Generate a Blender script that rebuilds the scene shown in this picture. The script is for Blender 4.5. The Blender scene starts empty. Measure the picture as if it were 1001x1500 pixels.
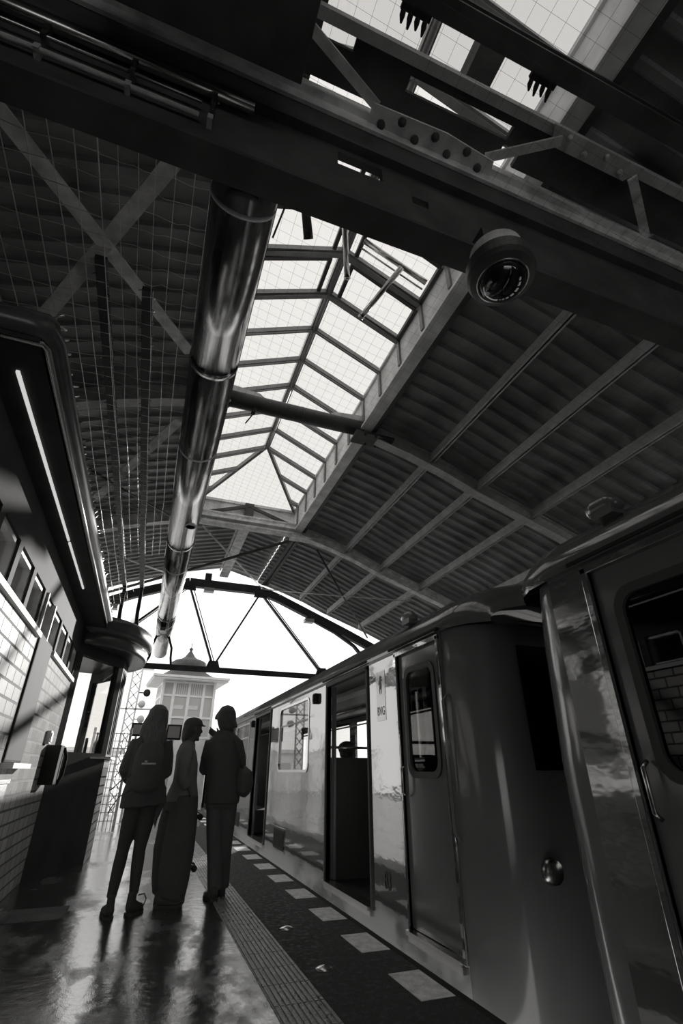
import bpy, math, random
from mathutils import Vector, Matrix
random.seed(7)
SC = bpy.context.scene
COL = SC.collection
pi = math.pi

# ------------------------------------------------------------------ camera, sky, sun, exposure
CAMH = 1.15
cam_d = bpy.data.cameras.new('camera')
cam = bpy.data.objects.new('camera', cam_d); COL.objects.link(cam)
cam_d.sensor_fit = 'VERTICAL'; cam_d.sensor_height = 36.0
cam_d.lens = 706.0 / 1500.0 * 36.0
cam_d.clip_start = 0.02; cam_d.clip_end = 500
cam.location = (0, 0, CAMH)
yaw, pitch = math.radians(20.4), math.radians(28.2)
cam.rotation_euler = (pi / 2 + pitch, 0, -yaw)
SC.camera = cam

world = bpy.data.worlds.new('sky'); SC.world = world
world.use_nodes = True
bg = world.node_tree.nodes['Background']
bg.inputs[0].default_value = (1.0, 0.985, 0.965, 1)
bg.inputs[1].default_value = 1.5
SUN_DIR = Vector((1.25, 2.3, 0.56)).normalized()      # towards the sun
sun_d = bpy.data.lights.new('sun', 'SUN'); sun_d.energy = 5.0; sun_d.angle = math.radians(0.8)
sun_d.color = (1.0, 0.98, 0.95)
sun = bpy.data.objects.new('sun', sun_d); COL.objects.link(sun)
sun.rotation_euler = SUN_DIR.to_track_quat('Z', 'Y').to_euler()
vs = SC.view_settings
SC.display_settings.display_device = 'sRGB'
vs.view_transform = 'Standard'; vs.look = 'None'; vs.gamma = 1.0; vs.exposure = 0.0
vs.use_curve_mapping = False

# ------------------------------------------------------------------ materials
def grey(v, warm=0.02):
    return (v * (1 + warm * .5), v, v * (1 - warm), 1)

def mat(name, v, rough=0.6, metal=0.0, spec=0.5, var=0.0, scale=4.0, bump=0.0, bscale=30.0, coat=0.0, ior=1.5, rvar=0.0, stretch=(1, 1, 1), detail=4.0):
    m = bpy.data.materials.new(name); m.use_nodes = True
    nt = m.node_tree; b = nt.nodes['Principled BSDF']
    b.inputs['Base Color'].default_value = grey(v)
    b.inputs['Roughness'].default_value = rough
    b.inputs['Metallic'].default_value = metal
    b.inputs['Specular IOR Level'].default_value = spec
    b.inputs['IOR'].default_value = ior
    b.inputs['Coat Weight'].default_value = coat
    b.inputs['Coat Roughness'].default_value = 0.04
    L = nt.links.new
    if var or bump or rvar:
        tc = nt.nodes.new('ShaderNodeTexCoord'); mp = nt.nodes.new('ShaderNodeMapping')
        mp.inputs['Scale'].default_value = stretch
        L(tc.outputs['Object'], mp.inputs[0])
    if var or rvar:
        n = nt.nodes.new('ShaderNodeTexNoise'); n.inputs['Scale'].default_value = scale; n.inputs['Detail'].default_value = detail
        L(mp.outputs[0], n.inputs['Vector'])
        if var:
            r = nt.nodes.new('ShaderNodeMapRange')
            r.inputs[1].default_value = 0.3; r.inputs[2].default_value = 0.7
            r.inputs[3].default_value = v * (1 - var); r.inputs[4].default_value = v * (1 + var)
            L(n.outputs['Fac'], r.inputs[0]); L(r.outputs[0], b.inputs['Base Color'])
        if rvar:
            r = nt.nodes.new('ShaderNodeMapRange')
            r.inputs[1].default_value = 0.35; r.inputs[2].default_value = 0.65
            r.inputs[3].default_value = max(0.02, rough - rvar); r.inputs[4].default_value = min(1, rough + rvar)
            L(n.outputs['Fac'], r.inputs[0]); L(r.outputs[0], b.inputs['Roughness'])
    if bump:
        n2 = nt.nodes.new('ShaderNodeTexNoise'); n2.inputs['Scale'].default_value = bscale; n2.inputs['Detail'].default_value = 3
        L(mp.outputs[0], n2.inputs['Vector'])
        bp = nt.nodes.new('ShaderNodeBump'); bp.inputs['Strength'].default_value = bump; bp.inputs['Distance'].default_value = 0.02
        L(n2.outputs['Fac'], bp.inputs['Height']); L(bp.outputs[0], b.inputs['Normal'])
    return m

def glass_mat(name, tint=0.95, refl=1.0, rough=0.0, dirt=0.0):
    m = bpy.data.materials.new(name); m.use_nodes = True
    nt = m.node_tree; nt.nodes.clear(); L = nt.links.new
    out = nt.nodes.new('ShaderNodeOutputMaterial')
    tr = nt.nodes.new('ShaderNodeBsdfTransparent'); tr.inputs[0].default_value = (tint, tint * .995, tint * .985, 1)
    gl = nt.nodes.new('ShaderNodeBsdfGlossy'); gl.inputs['Roughness'].default_value = rough
    ge = nt.nodes.new('ShaderNodeNewGeometry'); dt = nt.nodes.new('ShaderNodeVectorMath'); dt.operation = 'DOT_PRODUCT'
    L(ge.outputs['Incoming'], dt.inputs[0]); L(ge.outputs['Normal'], dt.inputs[1])
    ab = nt.nodes.new('ShaderNodeMath'); ab.operation = 'ABSOLUTE'; L(dt.outputs['Value'], ab.inputs[0])
    iv = nt.nodes.new('ShaderNodeMath'); iv.operation = 'SUBTRACT'; iv.inputs[0].default_value = 1.0; L(ab.outputs[0], iv.inputs[1])
    pw_ = nt.nodes.new('ShaderNodeMath'); pw_.operation = 'POWER'; pw_.inputs[1].default_value = 5.0; L(iv.outputs[0], pw_.inputs[0])
    sc_ = nt.nodes.new('ShaderNodeMath'); sc_.operation = 'MULTIPLY_ADD'; sc_.inputs[1].default_value = .96; sc_.inputs[2].default_value = .04; L(pw_.outputs[0], sc_.inputs[0])
    mu = nt.nodes.new('ShaderNodeMath'); mu.operation = 'MULTIPLY'; mu.inputs[1].default_value = refl; mu.use_clamp = True
    L(sc_.outputs[0], mu.inputs[0])
    mx = nt.nodes.new('ShaderNodeMixShader'); L(mu.outputs[0], mx.inputs[0]); L(tr.outputs[0], mx.inputs[1]); L(gl.outputs[0], mx.inputs[2])
    last = mx
    if dirt:
        df = nt.nodes.new('ShaderNodeBsdfDiffuse'); df.inputs[0].default_value = grey(.35)
        n = nt.nodes.new('ShaderNodeTexNoise'); n.inputs['Scale'].default_value = 3.0; n.inputs['Detail'].default_value = 6
        tc = nt.nodes.new('ShaderNodeTexCoord'); L(tc.outputs['Object'], n.inputs['Vector'])
        r = nt.nodes.new('ShaderNodeMapRange'); r.inputs[1].default_value = .35; r.inputs[2].default_value = .75
        r.inputs[3].default_value = 0; r.inputs[4].default_value = dirt
        L(n.outputs['Fac'], r.inputs[0])
        m2 = nt.nodes.new('ShaderNodeMixShader'); L(r.outputs[0], m2.inputs[0]); L(mx.outputs[0], m2.inputs[1]); L(df.outputs[0], m2.inputs[2])
        last = m2
    L(last.outputs[0], out.inputs[0])
    return m

def brick_mat(name, c1, c2, mortar, w, h, rough, bump=0.4, axis='YZ', spec=.5, msize=.012):
    m = bpy.data.materials.new(name); m.use_nodes = True
    nt = m.node_tree; b = nt.nodes['Principled BSDF']; L = nt.links.new
    tc = nt.nodes.new('ShaderNodeTexCoord'); sp = nt.nodes.new('ShaderNodeSeparateXYZ'); cb = nt.nodes.new('ShaderNodeCombineXYZ')
    L(tc.outputs['Object'], sp.inputs[0])
    L(sp.outputs[{'X': 0, 'Y': 1}[axis[0]]], cb.inputs[0]); L(sp.outputs[2], cb.inputs[1])
    br = nt.nodes.new('ShaderNodeTexBrick')
    br.inputs['Scale'].default_value = 1.0
    br.inputs['Color1'].default_value = grey(c1); br.inputs['Color2'].default_value = grey(c2); br.inputs['Mortar'].default_value = grey(mortar)
    br.inputs['Brick Width'].default_value = w; br.inputs['Row Height'].default_value = h; br.inputs['Mortar Size'].default_value = msize * .5
    br.inputs['Mortar Smooth'].default_value = .15
    L(cb.outputs[0], br.inputs['Vector']); L(br.outputs['Color'], b.inputs['Base Color'])
    b.inputs['Specular IOR Level'].default_value = spec
    rr = nt.nodes.new('ShaderNodeMapRange'); rr.inputs[3].default_value = rough; rr.inputs[4].default_value = .8
    L(br.outputs['Fac'], rr.inputs[0]); L(rr.outputs[0], b.inputs['Roughness'])
    n2 = nt.nodes.new('ShaderNodeTexNoise'); n2.inputs['Scale'].default_value = 9
    L(tc.outputs['Object'], n2.inputs['Vector'])
    ad = nt.nodes.new('ShaderNodeMath'); ad.operation = 'MULTIPLY_ADD'; ad.inputs[1].default_value = .12
    iv = nt.nodes.new('ShaderNodeMath'); iv.operation = 'SUBTRACT'; iv.inputs[0].default_value = 1.0
    L(br.outputs['Fac'], iv.inputs[1]); L(n2.outputs['Fac'], ad.inputs[0]); L(iv.outputs[0], ad.inputs[2])
    bp = nt.nodes.new('ShaderNodeBump'); bp.inputs['Strength'].default_value = bump; bp.inputs['Distance'].default_value = .008
    L(ad.outputs[0], bp.inputs['Height']); L(bp.outputs[0], b.inputs['Normal'])
    return m

M = {}
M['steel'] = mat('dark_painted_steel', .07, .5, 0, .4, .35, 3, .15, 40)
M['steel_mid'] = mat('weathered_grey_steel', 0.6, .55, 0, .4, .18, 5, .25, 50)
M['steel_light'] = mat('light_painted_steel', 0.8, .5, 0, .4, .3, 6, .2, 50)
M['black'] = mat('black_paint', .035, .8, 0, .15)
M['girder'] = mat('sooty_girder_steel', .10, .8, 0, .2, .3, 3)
M['deck'] = mat('corrugated_sheet', 0.3, .38, 0, .5, .3, 2, .05, 20)
M['deck_far'] = M['deck']
M['bar'] = mat('skylight_bar_paint', .2, .4, 0, .5, .2, 4)
M['curb'] = mat('skylight_curb_paint', .8, .5, 0, .4, .25, 3, .1, 20)
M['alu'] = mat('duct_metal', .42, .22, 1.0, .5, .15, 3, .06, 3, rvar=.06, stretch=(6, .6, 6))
M['chrome'] = mat('bare_metal', .5, .25, 1.0)
M['glass'] = glass_mat('window_glass', .9)
M['sky_glass'] = glass_mat('skylight_glass', .765, .3)
M['sky_glass_dim'] = glass_mat('dimmed_skylight_glass', .64, .3)  # darker tint on the nearest panes puts lens vignetting into the glass
M['tile'] = brick_mat('glazed_wall_tile', .7, .52, .03, .25, .118, .18, .6, spec=1.0, msize=.022)
M['brick'] = brick_mat('dark_brick', .10, .07, .04, .25, .08, .7, .5)
M['white'] = mat('white_paint', .70, .5, var=.1)
M['pale'] = mat('pale_outdoor_paint', .86, .6, var=.05)
M['pale2'] = mat('pale_wood_panel', .70, .6, var=.08)
M['dome_roof'] = mat('dark_slate_dome', .05, .7, var=.3, scale=8)
M['kiosk_dark'] = mat('dark_kiosk_panel', 0.06, .7, 0, .12, .2, 3)
M['kiosk_edge'] = mat('kiosk_fascia', .10, .28, 0, .6, .3, 4, .05, 15)
M['paint'] = mat('train_paint', .11, .07, 0, .6, .12, 1.5, .15, 2.6, ior=3.3, stretch=(1, 1, 2.2))
M['paint_dark'] = mat('train_front_paint', 0.2, .12, 0, .5, .1, 2, .03, 3, ior=1.6)
M['roof_paint'] = mat('train_roof_paint', .13, .10, 0, .5, .2, 2, .04, 6, ior=1.6)
M['rubber'] = mat('black_rubber', 0.07, .6, 0, .3)
M['dark_glass'] = glass_mat('tinted_train_glass', .35, .9)
M['interior'] = mat('train_interior', .3, .5, var=.1)
M['seat'] = mat('train_partition', 0.1, .5, 0, .3)
M['sticker'] = mat('pale_sticker', .85, .12, ior=2.6)
M['ink'] = mat('black_ink', .012, .5)
M['tactile'] = mat('ribbed_paving', .30, .38, 0, .5, .5, 14, .3, 60, rvar=.15)
M['slab'] = mat('white_paving_square', .85, .6, 0, .4, .25, 12, .3, 50)
M['bed'] = mat('track_bed', .02, .9, var=.4, scale=8)
M['net'] = mat('net_wire', .9, .28, 1.0)
M['net_dark'] = mat('dark_net_cord', .10, .7)
M['cloth_black'] = mat('black_cloth', 0.11, .85, 0, .2, .06, 9, .06, 60)
M['cloth_grey'] = mat('grey_cloth', 0.22, .8, 0, .2, .06, 9, .06, 60)
M['denim'] = mat('dark_denim', 0.13, .85, 0, .2, .06, 9, .06, 60)
M['jersey'] = mat('black_leggings', 0.09, .9, 0, .1)
M['hair_light'] = mat('fair_hair', 0.14, .5, 0, .4, .4, 25, .4, 40, stretch=(6, 6, .4))
M['hair_dark'] = mat('dark_hair', 0.1, .5, 0, .4, .3, 25, .4, 40, stretch=(6, 6, .4))
M['skin'] = mat('skin', .12, .55, 0, .4)
M['shoe'] = mat('shoe_leather', 0.08, .5, 0, .4)
M['screen'] = mat('display_screen', .30, .3)
M['wood'] = mat('board_wood', .06, .5, var=.3, scale=10)

# wet floor
def floor_mat():
    m = bpy.data.materials.new('wet_asphalt'); m.use_nodes = True
    nt = m.node_tree; b = nt.nodes['Principled BSDF']; L = nt.links.new; b.inputs['IOR'].default_value = 3.0
    tc = nt.nodes.new('ShaderNodeTexCoord')
    mp = nt.nodes.new('ShaderNodeMapping'); mp.inputs['Scale'].default_value = (1.0, .55, 1)
    L(tc.outputs['Object'], mp.inputs[0])
    n = nt.nodes.new('ShaderNodeTexNoise'); n.inputs['Scale'].default_value = 1.9; n.inputs['Detail'].default_value = 8; n.inputs['Roughness'].default_value = .62
    L(mp.outputs[0], n.inputs['Vector'])
    cr = nt.nodes.new('ShaderNodeMapRange'); cr.inputs[1].default_value = .50; cr.inputs[2].default_value = .68
    L(n.outputs['Fac'], cr.inputs[0])                       # 0 wet, 1 drying
    rr = nt.nodes.new('ShaderNodeMapRange'); rr.inputs[3].default_value = .14; rr.inputs[4].default_value = .40
    L(cr.outputs[0], rr.inputs[0]); L(rr.outputs[0], b.inputs['Roughness'])
    cc = nt.nodes.new('ShaderNodeMapRange'); cc.inputs[3].default_value = .05; cc.inputs[4].default_value = .09
    L(cr.outputs[0], cc.inputs[0]); L(cc.outputs[0], b.inputs['Base Color'])
    sl = nt.nodes.new('ShaderNodeMapRange'); sl.inputs[3].default_value = .95; sl.inputs[4].default_value = .10
    L(cr.outputs[0], sl.inputs[0]); L(sl.outputs[0], b.inputs['Specular IOR Level'])
    g = nt.nodes.new('ShaderNodeTexNoise'); g.inputs['Scale'].default_value = 140; g.inputs['Detail'].default_value = 2
    L(tc.outputs['Object'], g.inputs['Vector'])
    bp = nt.nodes.new('ShaderNodeBump'); bp.inputs['Distance'].default_value = .004
    bs = nt.nodes.new('ShaderNodeMapRange'); bs.inputs[3].default_value = .16; bs.inputs[4].default_value = .8
    L(cr.outputs[0], bs.inputs[0]); L(bs.outputs[0], bp.inputs['Strength'])
    L(g.outputs['Fac'], bp.inputs['Height'])
    w = nt.nodes.new('ShaderNodeTexNoise'); w.inputs['Scale'].default_value = 11; w.inputs['Detail'].default_value = 6
    L(tc.outputs['Object'], w.inputs['Vector'])
    bp2 = nt.nodes.new('ShaderNodeBump'); bp2.inputs['Distance'].default_value = .02; bp2.inputs['Strength'].default_value = .16
    L(w.outputs['Fac'], bp2.inputs['Height']); L(bp.outputs[0], bp2.inputs['Normal']); L(bp2.outputs[0], b.inputs['Normal'])
    return m
M['lamp'] = mat('emissive_strip', .8, .4); M['lamp'].node_tree.nodes['Principled BSDF'].inputs['Emission Color'].default_value = (1, .98, .96, 1); M['lamp'].node_tree.nodes['Principled BSDF'].inputs['Emission Strength'].default_value = .6  # emissive finish for the bright line of unclear origin under the kiosk roof
M['floor'] = floor_mat()
M['edge_paving'] = mat('dry_dark_asphalt', .045, .75, 0, .3, .5, 22, .5, 120, rvar=.25, detail=8)

# ------------------------------------------------------------------ mesh helpers
class MB:
    def __init__(s): s.v = []; s.f = []; s.smooth = []
    def add(s, vs, fs, smooth=False):
        o = len(s.v); s.v += [tuple(p) for p in vs]
        for f in fs: s.f.append([i + o for i in f]); s.smooth.append(smooth)
        return s
    def box(s, a, b):
        x0, y0, z0 = a; x1, y1, z1 = b
        vs = [(x0,y0,z0),(x1,y0,z0),(x1,y1,z0),(x0,y1,z0),(x0,y0,z1),(x1,y0,z1),(x1,y1,z1),(x0,y1,z1)]
        return s.add(vs, [(0,3,2,1),(4,5,6,7),(0,1,5,4),(1,2,6,5),(2,3,7,6),(3,0,4,7)])
    def beam(s, p, q, w, h, up=(0, 0, 1)):
        p, q = Vector(p), Vector(q); t = (q - p).normalized(); u = Vector(up)
        if abs(t.dot(u)) > .98: u = Vector((0, 1, 0))
        a = t.cross(u).normalized() * (w / 2); b = a.cross(t).normalized() * (h / 2)
        vs = [p-a-b, p+a-b, p+a+b, p-a+b, q-a-b, q+a-b, q+a+b, q-a+b]
        return s.add(vs, [(0,1,2,3),(4,7,6,5),(0,4,5,1),(1,5,6,2),(2,6,7,3),(3,7,4,0)])
    def prism(s, pts, d):      # planar polygon extruded by vector d
        d = Vector(d); n = len(pts); a = [Vector(p) for p in pts]
        vs = a + [p + d for p in a]
        fs = [tuple(range(n))[::-1], tuple(range(n, 2*n))] + [(i, (i+1) % n, n+(i+1) % n, n+i) for i in range(n)]
        return s.add(vs, fs)
    def tube(s, pts, rad, n=12, ref=None, cap=True, smooth=True):
        pts = [Vector(p) for p in pts]; k = len(pts)
        if not isinstance(rad, (list, tuple)): rad = [rad] * k
        rings = []; prev = None
        for i, p in enumerate(pts):
            t = (pts[min(i+1, k-1)] - pts[max(i-1, 0)]).normalized()
            if ref is not None:
                rf = Vector(ref)
                a = rf.cross(t)
                if a.length < .05: a = Vector((1, 0, 0)).cross(t)
            elif prev is None:
                u = Vector((0, 0, 1)) if abs(t.z) < .9 else Vector((0, 1, 0)); a = u.cross(t)
            else: a = prev - t * prev.dot(t)
            a.normalize(); b = t.cross(a); prev = a
            r = rad[i]; ra, rb = r if isinstance(r, (list, tuple)) else (r, r)
            rings.append([p + a * (ra * math.cos(2*pi*j/n)) + b * (rb * math.sin(2*pi*j/n)) for j in range(n)])
        vs = [q for r in rings for q in r]
        fs = [(i*n+j, i*n+(j+1) % n, (i+1)*n+(j+1) % n, (i+1)*n+j) for i in range(k-1) for j in range(n)]
        if cap: fs += [tuple(range(n))[::-1], tuple(range((k-1)*n, k*n))]
        return s.add(vs, fs, smooth)
    def ball(s, c, r, nu=16, nv=10):
        c = Vector(c); rx, ry, rz = r if isinstance(r, (list, tuple)) else (r, r, r)
        vs = [c + Vector((0, 0, -rz))]
        for i in range(1, nv):
            a = -pi/2 + pi*i/nv
            for j in range(nu):
                vs.append(c + Vector((rx*math.cos(a)*math.cos(2*pi*j/nu), ry*math.cos(a)*math.sin(2*pi*j/nu), rz*math.sin(a))))
        vs.append(c + Vector((0, 0, rz))); L = len(vs)-1
        fs = [(0, 1+(j+1) % nu, 1+j) for j in range(nu)]
        for i in range(nv-2):
            for j in range(nu):
                fs.append((1+i*nu+j, 1+i*nu+(j+1) % nu, 1+(i+1)*nu+(j+1) % nu, 1+(i+1)*nu+j))
        fs += [(L, 1+(nv-2)*nu+j, 1+(nv-2)*nu+(j+1) % nu) for j in range(nu)]
        return s.add(vs, fs, True)
    def lathe(s, prof, c, n=24, axis='Z', smooth=True):     # prof: (r, h) pairs
        c = Vector(c); vs = []
        for r, h in prof:
            for j in range(n):
                x, y = r*math.cos(2*pi*j/n), r*math.sin(2*pi*j/n)
                vs.append(c + (Vector((x, y, h)) if axis == 'Z' else Vector((h, x, y)) if axis == 'X' else Vector((x, h, y))))
        k = len(prof)
        fs = [(i*n+j, i*n+(j+1) % n, (i+1)*n+(j+1) % n, (i+1)*n+j) for i in range(k-1) for j in range(n)]
        fs += [tuple(range(n))[::-1], tuple(range((k-1)*n, k*n))]
        return s.add(vs, fs, smooth)
    def build(s, name, m, parent=None, origin=None):
        me = bpy.data.meshes.new(name)
        o = Vector(origin) if origin is not None else Vector((0, 0, 0))
        me.from_pydata([Vector(p) - o for p in s.v], [], s.f)
        me.polygons.foreach_set('use_smooth', s.smooth)
        me.materials.append(M[m] if isinstance(m, str) else m); me.update()
        ob = bpy.data.objects.new(name, me); COL.objects.link(ob); ob.location = o
        if parent is not None:
            ob.parent = parent
        return ob

def tag(o, label=None, cat=None, group=None, kind=None):
    if label: o['label'] = label
    if cat: o['category'] = cat
    if group: o['group'] = group
    if kind: o['kind'] = kind
    return o
def thing(name, label, cat, loc=(0, 0, 0), group=None, rotz=0):
    o = bpy.data.objects.new(name, None); COL.objects.link(o); o.location = loc; o.rotation_euler = (0, 0, rotz)
    o.empty_display_size = .1
    return tag(o, label, cat, group)
def struct(o): o['kind'] = 'structure'; return o
def bevel(o, w=.006, seg=2):
    b = o.modifiers.new('bevel', 'BEVEL'); b.width = w; b.segments = seg; b.limit_method = 'ANGLE'; return o
def fuse(o, voxel=.012, it=4):
    r = o.modifiers.new('fuse', 'REMESH'); r.mode = 'VOXEL'; r.voxel_size = voxel; r.use_smooth_shade = True
    s = o.modifiers.new('smooth', 'SMOOTH'); s.iterations = it; s.factor = .5; return o
def rect_holes(mb, plane, u0, u1, w0, w1, holes, t, off):
    """a wall panel in (u,w) with rectangular holes; plane 'X' -> u=Y,w=Z at x=off..off+t"""
    us = sorted(set([u0, u1] + [h[i] for h in holes for i in (0, 1) if u0 < h[i] < u1]))
    ws = sorted(set([w0, w1] + [h[i] for h in holes for i in (2, 3) if w0 < h[i] < w1]))
    for i in range(len(us)-1):
        for j in range(len(ws)-1):
            cu, cw = (us[i]+us[i+1])/2, (ws[j]+ws[j+1])/2
            if any(h[0] < cu < h[1] and h[2] < cw < h[3] for h in holes): continue
            if plane == 'X': mb.box((off, us[i], ws[j]), (off+t, us[i+1], ws[j+1]))
            else: mb.box((us[i], off, ws[j]), (us[i+1], off+t, ws[j+1]))
    return mb
def rrect(u0, u1, w0, w1, r, n=5):
    pts = []
    for cu, cw, a0 in ((u1-r, w1-r, 0), (u0+r, w1-r, 90), (u0+r, w0+r, 180), (u1-r, w0+r, 270)):
        for k in range(n+1):
            a = math.radians(a0 + 90*k/n); pts.append((cu + r*math.cos(a), cw + r*math.sin(a)))
    return pts
def ring_frame(mb, u0, u1, w0, w1, r, b, x0, x1, corner=True):
    """rounded rectangular frame in the YZ plane between x0 and x1, border b outward from the opening (square outer hole covered)"""
    i = rrect(u0, u1, w0, w1, r); o = rrect(u0-b, u1+b, w0-b, w1+b, r+b*.6); n = len(i)
    vs = [(x0, p[0], p[1]) for p in i] + [(x0, p[0], p[1]) for p in o] + [(x1, p[0], p[1]) for p in i] + [(x1, p[0], p[1]) for p in o]
    fs = []
    for k in range(n):
        j = (k+1) % n
        fs += [(k, j, n+j, n+k), (2*n+k, 3*n+k, 3*n+j, 2*n+j), (k, 2*n+k, 2*n+j, j), (n+k, n+j, 3*n+j, 3*n+k)]
    return mb.add(vs, fs)

# ------------------------------------------------------------------ setting: platform, track bed, hall shell
XW = -1.07            # tiled kiosk wall
XE = 1.98             # platform edge
XT = 2.27             # train side
ROWS = [1.75, 5.75, 9.75, 13.75]
HC = 1.40             # hall axis
def rz(x):            # underside of the rafters
    d = abs(x - HC); P = [(0,5.93),(1.08,5.93),(1.9,5.70),(2.55,5.48),(3.15,5.22),(4.7,4.68),(6.5,3.95),(8,3.3)]
    for (a, za), (b, zb) in zip(P, P[1:]):
        if d <= b: return za + (zb-za)*(d-a)/(b-a)
    return 3.3

b = MB(); b.box((-6.5, -14, -.35), (XE, 34, 0)); struct(b.build('floor', 'floor'))
b = MB(); b.box((XE, -14, -1.3), (9.5, 34, -1.05)); b.box((-30, 34, -1.3), (30, 60, -1.05)); struct(b.build('ground', 'bed'))
b = MB(); b.box((-6.6, -14, -.3), (-6.4, 13.9, 4.2)); struct(b.build('wall_left', 'brick'))
b = MB(); rect_holes(b, 'X', -14, 13.9, -1.3, 4.2, [(y, y+1.5, 1.0, 2.7) for y in (-2.0, 0.2, 2.4, 4.6, 6.8, 9.0, 11.2)], .25, 8.4)
struct(b.build('wall_right', 'brick'))
for k, y in enumerate((-2.0, 0.2, 2.4, 4.6, 6.8, 9.0, 11.2)):
    w = struct(MB().build('window_%d' % (k+1), 'pale2')); b = MB()
    for yy in (y, y+.5, y+1.0, y+1.5): b.box((8.48, yy-.03, 1.0), (8.56, yy+.03, 2.7))
    for zz in (1.0, 1.85, 2.7): b.box((8.48, y, zz-.03), (8.56, y+1.5, zz+.03))
    b.build('window_frame', 'steel', w)
    MB().box((8.51, y, 1.0), (8.53, y+1.5, 2.7)).build('pane', 'glass', w)

b = MB(); b.box((-6.6, -14.2, 2.7), (9.5, -14, 7)); struct(b.build('light_block_back', 'brick'))  # unseen gable added behind the camera to cut light from the open end
# corrugated roof decks
def deck(name, xs, y0, y1, lift=.33, zf=rz, pitch=.26):
    b = MB(); prof = []; y = y0
    while y < y1:
        prof += [(y, 0), (y+pitch*.60, 0), (y+pitch*.68, -.05), (y+pitch*.92, -.05)]; y += pitch
    prof.append((y1, 0)); n = len(xs)
    vs = [(x, yy, zf(x)+lift+dz) for yy, dz in prof for x in xs]
    vs += [(x, yy, zf(x)+lift+dz+.03) for yy, dz in prof for x in xs]
    N = len(prof)*n; fs = []
    for i in range(len(prof)-1):
        for j in range(n-1):
            a = i*n+j; fs += [(a, a+1, a+n+1, a+n), (N+a, N+a+n, N+a+n+1, N+a+1)]
    b.add(vs, fs)
    return struct(b.build(name, 'deck'))
XR = [2.48, 3.3, 3.95, 4.55, 5.3, 6.1, 7.0, 7.9, 8.65]
XL = [.32, -.5, -1.15, -1.75, -2.5, -3.3, -4.2, -5.1, -6.0, -6.6]
deck('ceiling_right', XR, -14, 13.9)
deck('ceiling_left', XL[::-1], -14, 13.9)
def rpeak(x): return 6.28 - abs(x-HC)*.25
deck('ceiling_ridge', [.32, HC, 2.48], 9.95, 13.9, .33, rpeak)
deck('ceiling_back', [.32, HC, 2.48], -14, -1.6, .33, rpeak)

# ------------------------------------------------------------------ purlins
def purlin(x, y0, y1, label, group, lift=.10, w=.085, h=.17, m='steel_mid'):
    b = MB(); z = rz(x)+lift
    b.box((x-w/2, y0, z), (x+w/2, y1, z+.018)); b.box((x-.012, y0, z), (x+.012, y1, z+h))
    o = b.build('roof_purlin', m, None, (x, y0, z)); tag(o, label, 'roof beam', group)
for x, lab in ((2.62, 'dark steel purlin along the right lower edge of the skylight'), (3.73, 'steel purlin under the right roof slope, first one out from the skylight'),
               (4.60, 'steel purlin under the right roof slope, second one out from the skylight'), (5.62, 'steel purlin under the right roof slope, third from skylight, near the train roof')):
    purlin(x, -6, 13.6, lab, 'purlins under the right roof slope', w=.2 if x < 3 else .085, m='steel' if x < 3 else 'steel_mid')
purlin(6.7, -6, 13.6, 'steel purlin low on the right roof slope above the brick wall', 'purlins under the right roof slope')
for x, lab in ((-2.1, 'steel purlin under the left roof slope above the tiled kiosk'), (-3.2, 'steel purlin low on the left roof slope behind the kiosk')):
    purlin(x, -6, 13.6, lab, 'purlins under the left roof slope')
# ridge board in the far bay
b = MB(); b.box((HC-.12, 10.0, 6.10), (HC+.12, 13.6, 6.14)); b.box((HC-.02, 10, 6.14), (HC+.02, 13.6, 6.42)); b.box((HC-.14,10,6.28),(HC-.10,13.6,6.33)); b.box((HC+.10,10,6.28),(HC+.14,13.6,6.33))
tag(b.build('ridge_beam', 'steel_light', None, (HC, 10, 6.1)), 'pale ridge beam under the corrugated roof beyond the skylight', 'roof beam')

# ------------------------------------------------------------------ trusses
def rivets(b, pts, r=.022, d=(0, -1, 0)):
    for p in pts: b.ball(p, r, 8, 5)
def rafter(xs, y, parent, name='rafter', m='steel_mid', fw=.17):
    b = MB()
    for xa, xb in zip(xs, xs[1:]):
        p, q = Vector((xa, y, rz(xa))), Vector((xb, y, rz(xb)))
        b.beam(p, q, fw, .02); b.beam(p+Vector((0,0,.12)), q+Vector((0,0,.12)), .02, .24); b.beam(p+Vector((0,0,.24)), q+Vector((0,0,.24)), fw*.8, .02)
        b.beam(p+Vector((0, -fw*.33, .012)), q+Vector((0, -fw*.33, .012)), .02, .03)
    return b.build(name, m, parent)
RX = [2.42, 3.3, 3.95, 4.55, 5.3, 6.1, 7.2, 8.4]; LX = [.38, -.5, -1.15, -1.75, -2.5, -3.3, -4.6, -6.4]
# second row: round tie tube across the skylight
t2 = thing('roof_truss', 'roof truss with round dark tie tube crossing under the middle of the skylight', 'roof truss', (HC, 5.75, 5.9), 'roof trusses')
def loc(o, t): o.location = o.location - t.location; return o
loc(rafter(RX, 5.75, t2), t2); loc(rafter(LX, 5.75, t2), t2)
b = MB(); b.tube([(.28, 5.75, 6.03), (2.5, 5.75, 6.03)], .125, 20); b.tube([(HC+.05, 5.75, 6.03), (HC+.09, 5.75, 6.03)], .129, 20)
loc(b.build('tie_tube', 'steel', t2), t2)
for s, x in ((1, .3), (-1, 2.5)):
    b = MB(); b.prism([(x, 5.69, 6.10), (x+s*.62, 5.69, 6.10), (x+s*.5, 5.69, 6.2), (x, 5.69, 6.26)], (0, .12, 0))
    loc(b.build('gusset', 'steel_mid', t2), t2)
b = MB(); b.box((2.34, 5.6, 5.84), (3.0, 5.9, 5.88)); rivets(b, [(2.5+.09*k, 5.63+.24*(k % 2), 5.835) for k in range(5)])
loc(b.build('splice_plate', 'steel', t2), t2)
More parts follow.
